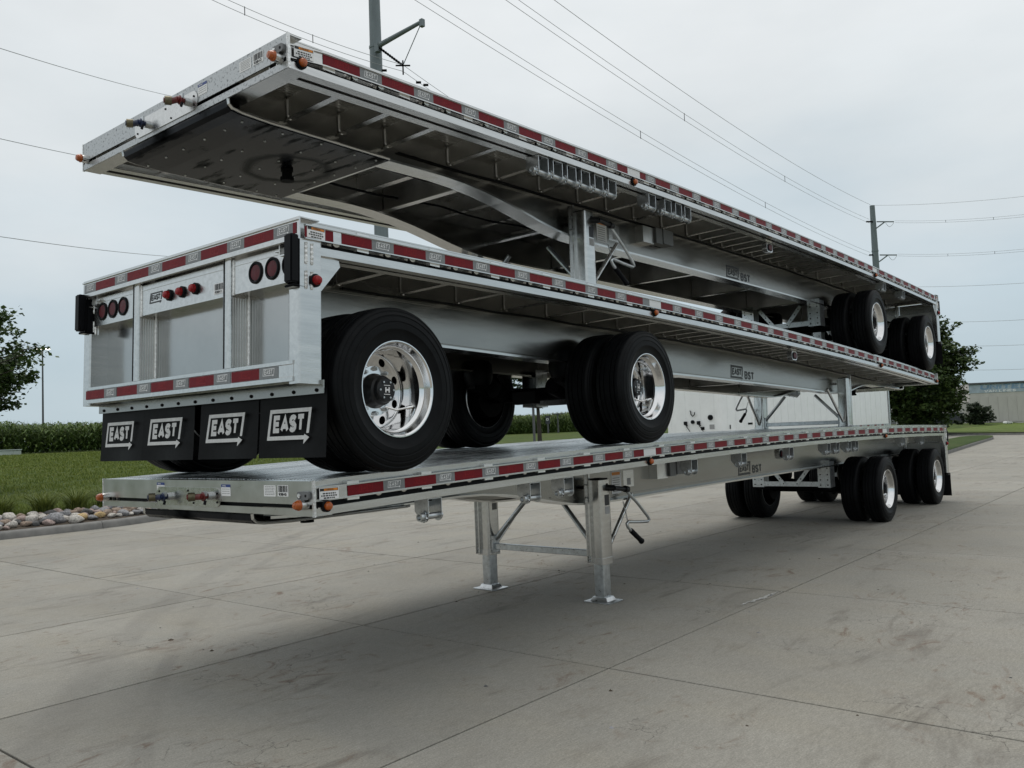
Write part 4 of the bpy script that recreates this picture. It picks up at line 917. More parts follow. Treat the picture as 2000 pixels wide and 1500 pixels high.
# poses fitted to the photograph: near-end height, slope along y
ZB, AB, ZM, AM, ZT, AT = 1.3843, .0506, 2.8548, -.4332, 3.9207, .0003
Y0M, Y0T = -.161, -.151
deckB = lambda y: ZB + AB * y / LT + cam(y)
deckM = lambda y: ZM + AM * (y - Y0M) / LT + cam(y - Y0M)      # same arc from either end
bot = trailer('flatbed_trailer', 'bottom trailer of the stack, nose toward the camera, parked on the concrete', (-HW, 0, ZB), 0, AB / LT,
    lambda y: -(ZB + AB * y / LT), [.93, 2.0, 2.43, 4.55, 5.7, 7.05, 8.35, 8.70, 9.2, 9.5, 11.9, 13.1], '93840', False, True)
yw = .0141
mid = trailer('flatbed_trailer', 'middle trailer turned rear end to the camera, standing on the bottom trailer', (.1439 - HW * cos(yw) - LT * sin(yw), Y0M - HW * sin(yw) + LT * cos(yw), ZM + AM), yw + pi, -AM / LT,
    lambda s: deckB(Y0M + LT - s) - (ZM + AM * (LT - s) / LT), [.62 + .24 * i for i in range(6)] + [4.2, 4.5, 4.8, 5.1, 9.4, 9.8], '93841', False, True)
yt = .0019
top = trailer('flatbed_trailer', 'top trailer of the stack, nose toward the camera with a bug-spotted front plate', (.0671 - HW, Y0T, ZT), yt, AT / LT,
    lambda s: deckM(Y0T + s) - (ZT + AT * s / LT), [2.34, 2.53, 2.72, 2.92, 3.12, 3.33, 4.02, 4.32, 4.53, 4.72, 11.35, 12.45], '93842', True, True)

# ------------------------------------------------------------------ ground
JX, JY, PX, PY = .68, 1.88, 2.53, 3.05
def quadmesh(name, pts, mt, z=0):
    mb = MB(); mb.add([(a, b, z) if len((a, b)) == 2 else a for a, b in pts], [tuple(range(len(pts)))], mt); return mb.mesh(name, recalc=False)
yard = kind(obj('concrete_yard', None), 'structure') if False else None
mb = MB(); X0, X1, Y0, Y1 = JX - 6 * PX, JX + 4 * PX, JY - 4 * PY, JY + 11 * PY
mb.add([(X0, Y0, -.028), (X1, Y0, -.028), (X1, Y1, -.028), (X0, Y1, -.028)], [(0, 1, 2, 3)], 'joint')
for a, b, c, d in ((-60, X0, -60, 90), (X1, 60, -60, 90), (X0, X1, -60, Y0), (X0, X1, Y1, 90)):
    mb.add([(a, c, 0), (b, c, 0), (b, d, 0), (a, d, 0)], [(0, 1, 2, 3)], 'concrete_far')
yard = kind(obj('concrete_yard', mb.mesh('concrete_yard', recalc=False)), 'structure')
def slabmesh():
    mb = MB(); g = .008; ch = .003
    a, b, c, d = g, PX - g, g, PY - g
    vs = [(a + ch, c + ch, 0), (b - ch, c + ch, 0), (b - ch, d - ch, 0), (a + ch, d - ch, 0), (a, c, -ch), (b, c, -ch), (b, d, -ch), (a, d, -ch), (a, c, -.03), (b, c, -.03), (b, d, -.03), (a, d, -.03)]
    fs = [(0, 1, 2, 3)]
    for k in (0, 4): fs += [(k + i, k + 4 + i, k + 4 + (i + 1) % 4, k + (i + 1) % 4) for i in range(4)]
    mb.add(vs, fs, 'concrete'); return mb.mesh('concrete_slab')
SL_ = slabmesh()
for i in range(-6, 4):
    for j in range(-4, 11):
        obj('concrete_slab', SL_, yard, (JX + i * PX, JY + j * PY, random.uniform(-.0012, .0012)))

mb = MB(); random.seed(31)
for i in range(26):
    t = i / 25; x, y = .60 + .05 * t + random.uniform(-.02, .02), 4.10 + .80 * t; w_ = (.008 + .02 * sin(pi * t)) * random.uniform(.5, 1.2); a = random.uniform(0, 3)
    mb.add([(x + w_ * cos(a + k * 1.05) * random.uniform(.6, 1.1) * .8, y + w_ * 1.5 * sin(a + k * 1.05), .0045 + random.uniform(0, .003)) for k in range(6)], [tuple(range(6))], 'patch')
kind(obj('joint_filler', mb.mesh('joint_filler', recalc=False), yard), 'stuff')
mb = MB()
for _ in range(70):
    x, y = random.uniform(-6, 3.6), random.uniform(.2, 9); r = random.uniform(.005, .016) * (1.6 if random.random() < .08 else 1); n = 5; a = random.uniform(0, 6)
    vs = [(x + r * cos(a + 2 * pi * k / n) * random.uniform(.7, 1.5), y + r * sin(a + 2 * pi * k / n) * random.uniform(.7, 1.3), .001) for k in range(n)] + [(x, y, r * random.uniform(.4, .9))]
    mb.add(vs, [(k, (k + 1) % n, n) for k in range(n)], random.choice(['soil', 'soil', 'rock_grey', 'rock_dark']))
kind(obj('debris', mb.mesh('debris'), yard), 'stuff')

# kerb line of the left lawn: runs along the yard, easing away past y=5.5
KP = [(-13.42, -40), (-13.42, 4.6), (-13.55, 5.6), (-13.95, 6.6), (-14.6, 7.8), (-15.3, 9.4), (-15.8, 11.5), (-16, 14), (-16, 95)]
def kerb_x(y):
    for (a, ya), (b, yb) in zip(KP, KP[1:]):
        if y <= yb: return a + (b - a) * (y - ya) / (yb - ya)
    return KP[-1][0]
mb = MB(); ky = [-40, -20, -6] + [-3 + .6 * i for i in range(32)] + [20, 40, 95]
prof = [(.0, .0), (-.03, .10), (-.05, .125), (-.08, .14), (-.22, .145), (-.22, -.1), (0, -.1)]
def kerb_piece(y0, y1):
    mb = MB(); ys = [y0] + [y for y in ky if y0 + .05 < y < y1 - .05] + [y1]
    mb.sweep(prof, ys, 'kerb', lambda y: kerb_x(y), lambda y: 0); return mb.mesh('kerb_stone', 50)
kb = kind(obj('kerb', kerb_piece(14.09, 95)), 'structure')
for y0, y1 in ((-40, -7.3), (-7.29, -4.25), (-4.24, -1.19), (-1.18, 1.87), (1.885, 4.93), (4.94, 7.98), (7.99, 11.03), (11.04, 14.08)): obj('kerb_stone', kerb_piece(y0, y1), kb)

def sstep(t): t = min(1, max(0, t)); return t * t * (3 - 2 * t)
def lawn_z(x, y):
    d = kerb_x(y) - .22 - x
    return .10 + .22 * sstep(d / 1.5) + 1.12 * (.55 * min(1, max(0, d - .8) / 48) + .45 * sstep((d - .8) / 50)) if d >= 0 else .1
# left lawn as a height field that starts at the back of the kerb
mb = MB(); ds = [0, .25, .5, .8, 1.2, 1.7, 2.3, 3, 4, 5.5, 7, 9, 12, 15, 19, 24, 30, 37, 45, 54, 66, 90, 140, 260, 500]; ysl = [-300, -120, -60, -30, -15, -8] + [-5 + i for i in range(26)] + [24, 28, 34, 42, 52, 64, 80, 110, 160, 260, 500]
vs = []
for y in ysl:
    for d in ds: x = kerb_x(y) - .22 - d; vs.append((x, y, lawn_z(x, y) - (0 if d > .1 else .0)))
nw = len(ds); mb.add(vs, [(j * nw + i, j * nw + i + 1, (j + 1) * nw + i + 1, (j + 1) * nw + i) for j in range(len(ysl) - 1) for i in range(nw - 1)], 'lawn')
kind(obj('lawn', mb.mesh('lawn', 60)), 'structure')
# everything farther off
mb = MB(); mb.add([(-2500, -2500, -.06), (2500, -2500, -.06), (2500, 2500, -.06), (-2500, 2500, -.06)], [(0, 1, 2, 3)], 'far_lawn'); kind(obj('ground', mb.mesh('ground', recalc=False)), 'structure')
# right-hand kerbed island and the lawn across the drive
def ring_sheet(nm, pts, zt, mt, parent_kind='structure'):
    mb = MB(); n = len(pts); cx = sum(p[0] for p in pts) / n; cy = sum(p[1] for p in pts) / n
    ins = [(p[0] + (cx - p[0]) * .0 + (cx - p[0]) / max(.1, math.hypot(cx - p[0], cy - p[1])) * .16, p[1] + (cy - p[1]) / max(.1, math.hypot(cx - p[0], cy - p[1])) * .16) for p in pts]
    mb.add([(a, b, 0) for a, b in pts] + [(a, b, .13) for a, b in pts] + [(a, b, .14) for a, b in ins], [(i, (i + 1) % n, n + (i + 1) % n, n + i) for i in range(n)] + [(n + i, n + (i + 1) % n, 2 * n + (i + 1) % n, 2 * n + i) for i in range(n)], 'kerb')
    k = kind(obj('kerb', mb.mesh('kerb')), 'structure')
    mb = MB(); mb.add([(a, b, zt) for a, b in ins], [tuple(range(n))], mt); s_ = kind(obj(nm, mb.mesh(nm)), 'structure'); return s_
ring_sheet('lawn_island', [(-4.6, 28), (-4.72, 36), (-5.75, 46.4), (-6.85, 57.5), (-7.5, 61.2), (-8.3, 62.6), (-9.1, 62.2), (-9.3, 60), (-8.2, 46), (-7.0, 28)], .16, 'island_lawn')
ring_sheet('far_lawn', [(-15.6, 76), (-12, 71.5), (-4.8, 66.8), (10, 57.0), (60, 30), (90, 120), (0, 190), (-60, 150), (-40, 100)], .20, 'far_lawn')

# ------------------------------------------------------------------ planting bed: rocks, grass clumps, lawn blades
def rock_mesh(seed, mt):
    random.seed(seed); bm = bmesh.new(); bmesh.ops.create_icosphere(bm, subdivisions=3, radius=1)
    ks = [(Vector((random.gauss(0, 1), random.gauss(0, 1), random.gauss(0, 1))).normalized(), random.uniform(.62, .9)) for _ in range(12)]
    for v in bm.verts:
        n_ = v.co.normalized(); r = 1.
        for d, c in ks:
            q = n_.dot(d)
            if q > c * .9: r = min(r, c / q)
        v.co = n_ * (r * .82 + .18 * (1 - .12 * sin(n_.x * 3 + seed) * cos(n_.y * 4)))
        v.co.z *= .72
    me = bpy.data.meshes.new('rock'); bm.to_mesh(me); bm.free(); me.materials.append(MATS['rock_' + mt])
    me.polygons.foreach_set('use_smooth', [True] * len(me.polygons)); return me
RM = {k: [rock_mesh(i * 7 + len(k), k) for i in range(4)] for k in ROCK}
random.seed(21)
bedx = lambda y: kerb_x(y) - .24
mb = MB(); byy = [-5 + .5 * i for i in range(36)]; vs = []
for y in byy:
    for d in (0, .35, .75, 1.25): vs.append((bedx(y) - d, y, .145 + .15 * d + (.0 if d < 1.2 else -.03)))
mb.add(vs, [(j * 4 + i, j * 4 + i + 1, j * 4 + i + 5, j * 4 + i + 4) for j in range(len(byy) - 1) for i in range(3)], 'soil'); kind(obj('planting_bed', mb.mesh('planting_bed')), 'structure')
placed = []
def try_rock(r, y0, y1, d0, d1):
    for _ in range(40):
        y = random.uniform(y0, y1); d = random.uniform(d0, d1); x = bedx(y) - d
        if all((x - a) ** 2 + (y - b) ** 2 > (.80 * (r + c)) ** 2 for a, b, c in placed): placed.append((x, y, r)); return x, y
    return None
def rock(kd, r, x, y, label):
    o = obj('river_rock', random.choice(RM[kd]), None, (x, y, .145 + .15 * (bedx(y) - x) + r * .38), (random.uniform(-.3, .3), random.uniform(-.3, .3), random.uniform(0, 6)))
    o.scale = (r * random.uniform(.9, 1.2), r * random.uniform(.9, 1.15), r * random.uniform(.85, 1.1)); return tag(o, label, 'rock', 'river rocks along the kerb')
ty = gz_y = 4.45
for (kd, r, px_, lab) in (('tan', .12, 168, 'yellow tan river rock, left of two tan rocks behind the kerb'), ('tan', .12, 190, 'yellow tan round river rock, right of two tan rocks'), ('grey', .19, 145, 'largest grey boulder in the rock bed behind the kerb')):
    y = {168: 4.72, 190: 5.12, 145: 4.22}[px_]; x = bedx(y) - .28; placed.append((x, y, r)); rock(kd, r, x, y, lab)
COLW = {'grey': 'mid grey', 'pale': 'pale cream', 'brown': 'brown', 'dark': 'dark charcoal', 'pinkish': 'pinkish grey', 'tan': 'yellow tan'}
def rlabel(kd, r, x, y):
    d = bedx(y) - x; size = 'large' if r > .15 else 'medium' if r > .105 else 'small'
    row = 'touching the kerb' if d < .38 else 'in mid bed' if d < .72 else 'below the grass clumps'
    end = 'far left of' if y < 3.2 else 'just left of' if y < 6.2 else 'behind'
    return '%s %s rock %s, %s the trailer nose' % (size, COLW[kd], row, end)
for n_, (r0, r1) in ((34, (.12, .155)), (150, (.085, .12)), (120, (.05, .085))):
    for _ in range(n_):
        r = random.uniform(r0, r1); p = try_rock(r, .6, 9.5, .10, 1.0)
        if p: kd = random.choice(['grey', 'grey', 'pale', 'pale', 'brown', 'dark', 'pinkish']); rock(kd, r, p[0], p[1], rlabel(kd, r, *p))
def blades(mb, x, y, z, n, h0, h1, spread, wd, mt, lean=.6, seg=4):
    for _ in range(n):
        a = random.uniform(0, 2 * pi); r = random.uniform(0, spread) ; bx, by = x + r * .35 * cos(a), y + r * .35 * sin(a)
        h = random.uniform(h0, h1); ln = lean * random.uniform(.3, 1.25) * h; w_ = wd * random.uniform(.7, 1.2); a2 = a + random.uniform(-.7, .7); sx, sy = -sin(a2) * w_, cos(a2) * w_; vs = []
        for k in range(seg):
            t = k / seg; q = t * t * ln; zz = z + h * (t - .28 * t * t * lean * 1.2); ww = 1 - t * .75
            vs += [(bx + cos(a2) * q - sx * ww, by + sin(a2) * q - sy * ww, zz), (bx + cos(a2) * q + sx * ww, by + sin(a2) * q + sy * ww, zz)]
        vs.append((bx + cos(a2) * ln, by + sin(a2) * ln, z + h * (1 - .34 * lean)))
        mb.add(vs, [(2 * k, 2 * k + 1, 2 * k + 3, 2 * k + 2) for k in range(seg - 1)] + [(2 * seg - 2, 2 * seg - 1, 2 * seg)], mt)
random.seed(5)
CL = []
for i in range(13):
    y = .4 + i * .78 + random.uniform(-.1, .1); CL.append((bedx(y) - random.uniform(1.25, 1.55), y))
for i, (x, y) in enumerate(CL):
    mb = MB(); blades(mb, 0, 0, 0, 330, .40, .74, .55, .0075, 'blade', lean=.95); o = obj('grass_clump', mb.mesh('grass_clump', recalc=False), None, (x, y, .30))
    tag(o, ['leftmost', 'second', 'third', 'fourth', 'fifth', 'sixth', 'seventh', 'eighth', 'ninth', 'tenth', 'eleventh', 'twelfth', 'last'][i] + ' arching clump of long grass, counted from the left, along the rock bed', 'grass clump', 'ornamental grass clumps behind the rocks')
mb = MB(); random.seed(9)
for _ in range(64000):
    y = random.uniform(-3, 26) ; d = 1.5 + random.random() ** 1.7 * 44; x = kerb_x(y) - d; z = lawn_z(x, y)
    for k in range(2):
        a = random.uniform(0, 6.28); h = random.uniform(.05, .11) * (1.7 if d < 2.8 else 1) * (.55 + .75 * (.5 + .5 * sin(d * 1.9 + y * .35 + .8 * sin(y * .5)))); bx = x + random.uniform(-.08, .08); by = y + random.uniform(-.08, .08); w_ = .006 + .0009 * d; q = h * random.uniform(.2, .8)
        mb.add([(bx - w_ * sin(a), by + w_ * cos(a), z), (bx + w_ * sin(a), by - w_ * cos(a), z), (bx + cos(a) * q, by + sin(a) * q, z + h)], [(0, 1, 2)], 'lawn_blade')
kind(obj('lawn_grass', mb.mesh('lawn_grass', recalc=False)), 'stuff')

# ------------------------------------------------------------------ corn field
def corn():
    random.seed(11); mb = MB(); A = Vector((-84, -14)); B_ = Vector((-62, 42)); Cc = Vector((-62, 116)); pts = []
    for P0, P1 in ((A, B_), (B_, Cc)):
        d = (P1 - P0); n = int(d.length / .19); nr = Vector((-d.y, d.x)).normalized(); nr = nr if nr.x < 0 else -nr
        for i in range(n):
            for rw in range(13): pts.append(P0 + d * ((i + random.random()) / n) + nr * (rw * .6 + random.uniform(-.2, .2)))
    for p in pts:
        x, y = p; z = lawn_z(x, y) - .05; h = random.uniform(1.85, 2.5); bend = random.uniform(-.1, .1)
        h *= 1 + .07 * sin(x * .31 + y * .23) + .05 * sin(y * .9)
        mb.add([(x - .02, y, z), (x + .02, y, z), (x + bend, y, z + h)], [(0, 1, 2)], 'corn_leaf')
        if random.random() < .6: mb.add([(x + bend - .03, y, z + h * .93), (x + bend + .03, y, z + h * .93), (x + bend + random.uniform(-.1, .1), y, z + h + .28)], [(0, 1, 2)], 'tassel')
        for k in range(12):
            t = .03 + .88 * k / 11; a = random.uniform(0, 6.28); l = random.uniform(.5, .9); zz = z + h * t; w_ = .07; ca, sa = cos(a), sin(a)
            mb.add([(x + bend * t, y, zz), (x + ca * l * .45 - sa * w_, y + sa * l * .45 + ca * w_, zz + .30), (x + ca * l * .45 + sa * w_, y + sa * l * .45 - ca * w_, zz + .30), (x + ca * l, y + sa * l, zz + random.uniform(-.05, .30))], [(0, 2, 1), (1, 2, 3)], 'corn_leaf')
    return mb.mesh('corn_field', recalc=False)
kind(obj('corn_field', corn()), 'stuff')

# ------------------------------------------------------------------ trees
def tree(name, base, trunk_h, crown, nb, leaves, lsize, leaf, label, group=None, tr=.16, droop=.0, seed=1, flat=.5, outward=True):
    """crown: (cx,cy,cz,rx,ry,rz) relative to base. Branches run from the trunk to points through the crown, leaves cluster along the twigs"""
    random.seed(seed); root = bpy.data.objects.new(name, None); COL.objects.link(root); root.location = base; tag(root, label, 'tree', group)
    cx, cy, cz, rx, ry, rz = crown; mb = MB(); top_ = cz + rz * .55
    mb.path([(random.uniform(-.05, .05) * i, random.uniform(-.05, .05) * i, top_ * i / 6) for i in range(7)], [tr * (1 - .13 * i) for i in range(7)], 'bark', 9)
    lf = MB(); tips = []
    for b in range(nb):
        u_ = random.uniform(-1, 1); th = random.uniform(0, 2 * pi); rr = random.uniform(.72, 1.06); s_ = math.sqrt(1 - u_ * u_)
        tip = Vector((cx + rx * rr * s_ * cos(th), cy + ry * rr * s_ * sin(th), cz + rz * rr * u_))
        st = Vector((0, 0, max(trunk_h, min(top_ * .9, tip.z - .55 * math.hypot(tip.x, tip.y)))))
        mid_ = st.lerp(tip, .5) + Vector((0, 0, .10 * (tip - st).length - droop)); mb.path([st, mid_, tip], [tr * .28, tr * .15, .012], 'bark', 5); tips.append((st, mid_, tip))
    per = leaves // nb
    for st, mid_, tip in tips:
        d = (tip - mid_).normalized()
        for sp in range(7):
            t = random.uniform(.25, 1.0); p = (mid_.lerp(tip, (t - .5) * 2) if t > .5 else st.lerp(mid_, t * 2)); sd_ = Vector((random.gauss(0, 1), random.gauss(0, 1), random.gauss(.15, .6))).normalized()
            e_ = p + (sd_ * .65 + d * .7).normalized() * random.uniform(.35, .9) * min(rx, rz) * .28
            for _ in range(per // 7):
                q = p.lerp(e_, random.random() ** .7) + Vector((random.gauss(0, .1), random.gauss(0, .1), random.gauss(0, .07))) * (rx * .35)
                a = Vector((random.gauss(0, 1), random.gauss(0, 1), random.gauss(-.25, flat))).normalized() * lsize * random.uniform(.6, 1.3); n_ = Vector((random.gauss(0, .6), random.gauss(0, .6), 1)).normalized(); b_ = a.cross(n_).normalized() * a.length * .42
                lf.add([q, q + a * .5 + b_, q + a, q + a * .5 - b_], [(0, 1, 2, 3)], leaf)
    obj('trunk', mb.mesh('trunk', 60, recalc=False), root); obj('crown', lf.mesh('crown', recalc=False), root); return root
tb = at(1790, 842, 70); tb.z = .18
tree('maple_tree', tb, 1.6, (0, 0, 5.35, 4.4, 4.4, 4.55), 230, 64000, .28, 'maple_leaf', 'dark dense maple tree at the right behind the stacked trailers', None, .22, .1, 4)
tb = at(-200, 720, 23.5); tb.z = lawn_z(tb.x, tb.y)
tree('shade_tree', tb, 1.7, (0, 0, 3.75, 3.6, 3.6, 2.2), 150, 60000, .13, 'oak_leaf', 'leafy tree reaching in from the left edge over the lawn', None, .16, .05, 8)
tb = at(1054, 852, 60); tb.z = lawn_z(tb.x, tb.y) - .05
tree('young_tree', tb, 2.4, (0, 0, 5.4, 2.4, 2.4, 2.4), 50, 7000, .22, 'oak_leaf', 'dark trunk of a tree seen between the wheels of the middle trailer', None, .17, 0, 3)
tb = at(1912, 832, 104); tb.z = .2
tree('shrub', tb, .3, (0, 0, 1.45, 2.0, 2.0, 1.45), 60, 6500, .24, 'bush_leaf', 'round grey green bush in front of the warehouse wall', None, .10, 0, 6)
for px_, d, s_, sd_ in ((1876, 108, .55, 12), (1846, 109, .42, 13)):
    tb = at(px_, 833, d); tb.z = .2
    tree('shrub', tb, .2, (0, 0, .8, 1.5 * s_, 1.5 * s_, 1.2 * s_), 20, 1300, .2, 'bush_leaf', 'low shrub by the dark dock bay left of the round bush' if s_ > .5 else 'smallest low shrub, behind the trailer bumper near the dock bay', None, .05, 0, sd_)

# ------------------------------------------------------------------ warehouse
def warehouse():
    root = bpy.data.objects.new('warehouse', None); COL.objects.link(root)
    A = at(1700, 833, 121); B_ = at(2000, 833, 117); A.z = B_.z = .15; r = (B_ - A); r.z = 0; r.normalize(); bk = Vector((-r.y, r.x, 0)); root.location = A; root.rotation_euler = (0, 0, math.atan2(r.y, r.x))
    tag(root, 'pale concrete panel warehouse with a faded blue sign band', 'warehouse')
    W_, H_ = 60., 5.75; mb = MB(); x0 = 13.3
    mb.box(x0, W_, 0, 40, 0, H_, 'panel_wall')
    obj('wall', mb.mesh('wall'), root)
    pan = MB(); pan.box(0, 1.18, -.06, -.01, .3, 3.85, 'panel_wall'); pm = pan.mesh('wall_panel')
    for i in range(36): obj('wall_panel', pm, root, (x0 + .02 + i * 1.2, 0, 0))
    mb = MB(); mb.box(x0 - .1, W_, -.25, .1, H_ - .12, H_ + .12, 'roof_trim'); obj('roof_trim', mb.mesh('roof_trim'), root)
    mb = MB(); mb.box(x0 - .0, x0 + 9.5, -.05, 0, 4.42, 5.6, 'wall_blue_pale'); mb.box(x0 + 9.5, W_, -.05, 0, 4.42, 4.95, 'wall_blue_pale')
    text(mb, 'UNITED', (x0 + 1.4, -.06, 4.85), (1, 0, 0), (0, 0, 1), .72, 'wall_blue', wt=.12, shear=.2, sx=1.75); text(mb, 'VAN LINES', (x0 + 1.9, -.065, 4.46), (1, 0, 0), (0, 0, 1), .36, 'white_print', wt=.10, shear=.2, sx=1.55)
    obj('sign_band', mb.mesh('sign_band', recalc=False), root)
    # lower dock wing at the left
    mb = MB(); mb.box(-4, x0, .5, 30, 0, 3.3, 'panel_wall'); obj('dock_wing', mb.mesh('dock_wing'), root)
    mb = MB(); mb.box(5.5, 12.4, .42, .5, .0, 1.65, 'dock_dark'); mb.box(5.4, 12.5, .1, .5, 1.65, 1.78, 'roof_trim'); obj('dock_bay', mb.mesh('dock_bay'), root)
    mb = MB(); mb.box(1.9, 4.4, .40, .5, .6, 1.9, 'grey_box'); mb.box(1.7, 4.6, .2, .5, 1.9, 2.15, 'galvanised'); mb.box(3.6, 3.7, .3, .39, .0, 2.2, 'white_print'); obj('dock_door', mb.mesh('dock_door'), root)
warehouse()

# ------------------------------------------------------------------ white box trailer behind
def van():
    root = bpy.data.objects.new('box_trailer', None); COL.objects.link(root); c = Vector((-10.9, 27.7, 0)); a = Vector((-9.14, 43.7, 0)) - c; ang = math.atan2(a.y, a.x) - pi / 2
    root.location = c; root.rotation_euler = (0, 0, ang); tag(root, 'white enclosed box trailer parked behind the stack of flatbeds', 'trailer')
    # local: x from 0 (near side) to -2.6, y from nose 0 to 16.15
    L_, H_ = 16.15, 4.1; mb = MB(); mb.prism([(p[0], p[1]) for p in rrect(-2.6, 0, 0, L_, .16, 4)], 1.32, H_, 'white_van', 'z'); obj('box_body', mb.mesh('box_body', 40), root)
    mb = MB()
    for i in range(26): y = .5 + i * .61; mb.box(.0, .006, y, y + .045, 1.40, H_ - .1, 'white_van')
    for i in range(4): x = -2.35 + i * .70; mb.box(x, x + .05, -.006, 0, 1.40, H_ - .1, 'white_van')
    obj('panel_seams', mb.mesh('panel_seams'), root)
    rv = MB()
    for i in list(range(26)):
        for k in range(34): y = .48 + i * .61; z = 1.45 + k * .075; rv.box(.0065, .009, y - .008, y + .008, z, z + .012, 'grey_print')
    for x in (-2.32, -1.62, -.92, -.28):
        for k in range(34): z = 1.45 + k * .075; rv.box(x - .008, x + .008, -.009, -.0065, z, z + .012, 'grey_print')
    kind(obj('rivets', rv.mesh('rivets', recalc=False), root), 'stuff')
    mb = MB(); mb.box(-2.6, .015, -.01, L_, 1.20, 1.32, 'galvanised'); obj('bottom_rail', mb.mesh('bottom_rail'), root)
    mb = MB(); mb.box(-2.62, .02, L_, L_ + .10, 1.15, H_, 'galvanised'); obj('rear_frame', mb.mesh('rear_frame'), root)
    for i in range(30):
        k = 'r' if i % 2 == 0 else 's'; o = obj(TNAME[k], tape_at(k, RL if k == 'r' else SL), root, (.016, 3.0 + (i // 2) * .86 + (0 if k == 'r' else .43), 1.262))
    def fit(nm, f): mb = MB(); f(mb); return obj(nm, mb.mesh(nm, 40), root)
    for x, cc in ((-1.60, 'black_plastic'), (-.98, 'black_plastic')):
        fit('air_coupling', lambda q: (q.box(x - .07, x + .04, -.10, -.01, 1.64, 1.78, cc), q.tube((x, -.10, 1.66), (x + .11, -.12, 1.60), .032, cc, 10), q.path([(x + .05, -.1, 1.58), (x + .16, -.12, 1.46), (x + .22, -.1, 1.36)], .014, cc, 6)))
    fit('electrical_socket', lambda q: q.tube((-1.28, 0, 1.75), (-1.28, -.07, 1.75), .075, 'black_plastic', 14))
    fit('document_holder', lambda q: (q.tube((-.45, 0, 1.90), (-.45, -.06, 1.90), .105, 'black_plastic', 18)))
    fit('hose_hook', lambda q: q.path([(-1.40, -.01, 2.2), (-1.34, -.05, 2.17), (-1.33, -.06, 2.06), (-1.25, -.07, 1.98), (-1.16, -.07, 2.04), (-1.15, -.07, 2.14)], .02, 'dark_steel', 8))
    fit('marker_plate', lambda q: (q.box(-.92, -.76, -.02, -.01, 1.42, 1.54, 'dark_steel'), q.box(-.52, -.30, -.012, -.01, 1.44, 1.62, 'grey_print'), q.box(.01, .012, .6, .68, 1.42, 1.58, 'dark_steel'), q.box(.01, .014, 2.0, 2.35, 1.56, 1.64, 'dark_steel')))
    for x in (-.5, -2.1): fit('landing_leg', lambda q: (q.box(x - .07, x + .07, 2.7, 2.85, .02, 1.2, 'galvanised'), q.box(x - .16, x + .16, 2.62, 2.93, 0, .03, 'galvanised')))
    for y in (13.2, 14.5):
        for x, z in ((-.16, 0), (-2.44, pi)):
            wh = obj('wheel', ME['rim'], root, (x, y, .51), (0, 0, z)); sub(obj('tyre', ME['tyre']), wh); sub(obj('hub', ME['hub']), wh)
    fit('suspension_frame', lambda q: q.box(-2.1, -.5, 12.4, 15.2, .7, 1.2, 'dark_steel'))
van()

# ------------------------------------------------------------------ poles, wires, lamps, small things
def pole1():
    root = bpy.data.objects.new('utility_pole', None); COL.objects.link(root); b = at(745, 462, 41); b.z = lawn_z(b.x, b.y); root.location = b; tag(root, 'near steel power pole rising behind the top trailer with one arm', 'power pole')
    mb = MB(); mb.lathe([(0, .40), (16, .315), (20.2, .30), (20.22, .325), (20.34, .325), (20.36, .29), (27, .25)], 'pole_steel', 14, 'z'); obj('shaft', mb.mesh('shaft', 40), root)
    a0 = at(738, 90, 41) - b; a1 = at(824, 42, 40.2) - b; v = at(787, 128, 40.6) - b
    mb = MB(); mb.tube(a0, a1, .13, 'pole_steel', 10, .09); mb.box(a1.x - .1, a1.x + .1, a1.y - .1, a1.y + .1, a1.z - .25, a1.z + .1, 'pole_steel'); mb.box(a0.x - .12, a0.x + .12, a0.y - .12, a0.y + .12, a0.z - .3, a0.z + .12, 'pole_steel'); obj('arm', mb.mesh('arm'), root)
    mb = MB(); s0 = a0 + Vector((.1, 0, -.12)); n = 22
    mb.path([s0.lerp(v, i / n) for i in range(n + 1)], [.045 if i % 2 else .07 for i in range(n + 1)], 'dark_steel', 8); mb.tube(a1, v, .022, 'pole_steel', 6); obj('insulator', mb.mesh('insulator'), root)
    mb = MB(); mb.tube(v + Vector((0, 0, .25)), v - Vector((0, 0, .45)), .035, 'dark_steel', 6); mb.tube(v - RGT * .35, v + RGT * .35, .04, 'dark_steel', 6)
    for q in (-.9, .75, 1.1): mb.tube(v + RGT * q - UPV * (.55 + .35 * q) - RGT * .12, v + RGT * q - UPV * (.55 + .35 * q) + RGT * .12, .06, 'dark_steel', 6)
    obj('clamp', mb.mesh('clamp'), root)
pole1()
def pole2():
    root = bpy.data.objects.new('utility_pole', None); COL.objects.link(root); b = at(1711, 520, 92); root.location = (b.x, b.y, 0); tag(root, 'far power pole at the right with two short cross arms', 'power pole')
    tz = at(1702, 400, 92).z; mb = MB(); mb.lathe([(0, .45), (tz - 4, .33), (tz, .27), (tz + .02, 0)], 'pole_steel', 12, 'z'); mb.lathe([(tz - 5.1, .34), (tz - 5.1, .37), (tz - 4.95, .37), (tz - 4.95, .33)], 'pole_steel', 12, 'z'); obj('shaft', mb.mesh('shaft', 40), root)
    for y in (433, 498):
        mb = MB(); c = at(1708 if y < 450 else 1714, y, 92) - root.location; tip = c + RGT * 2.1
        mb.tube(c - RGT * .9, c - RGT * .2, .09, 'dark_steel', 8); mb.tube(c + RGT * .25, tip, .07, 'pole_steel', 8); mb.tube(c + RGT * .15 - UPV * .75, c + RGT * 1.15, .07, 'pole_steel', 8)
        mb.path([c + RGT * (1.2 + .9 * i / 6) - UPV * (.1 + .45 * sin(pi * i / 6)) for i in range(7)], .02, 'wire', 5); obj('cross_arm', mb.mesh('cross_arm'), root)
pole2()
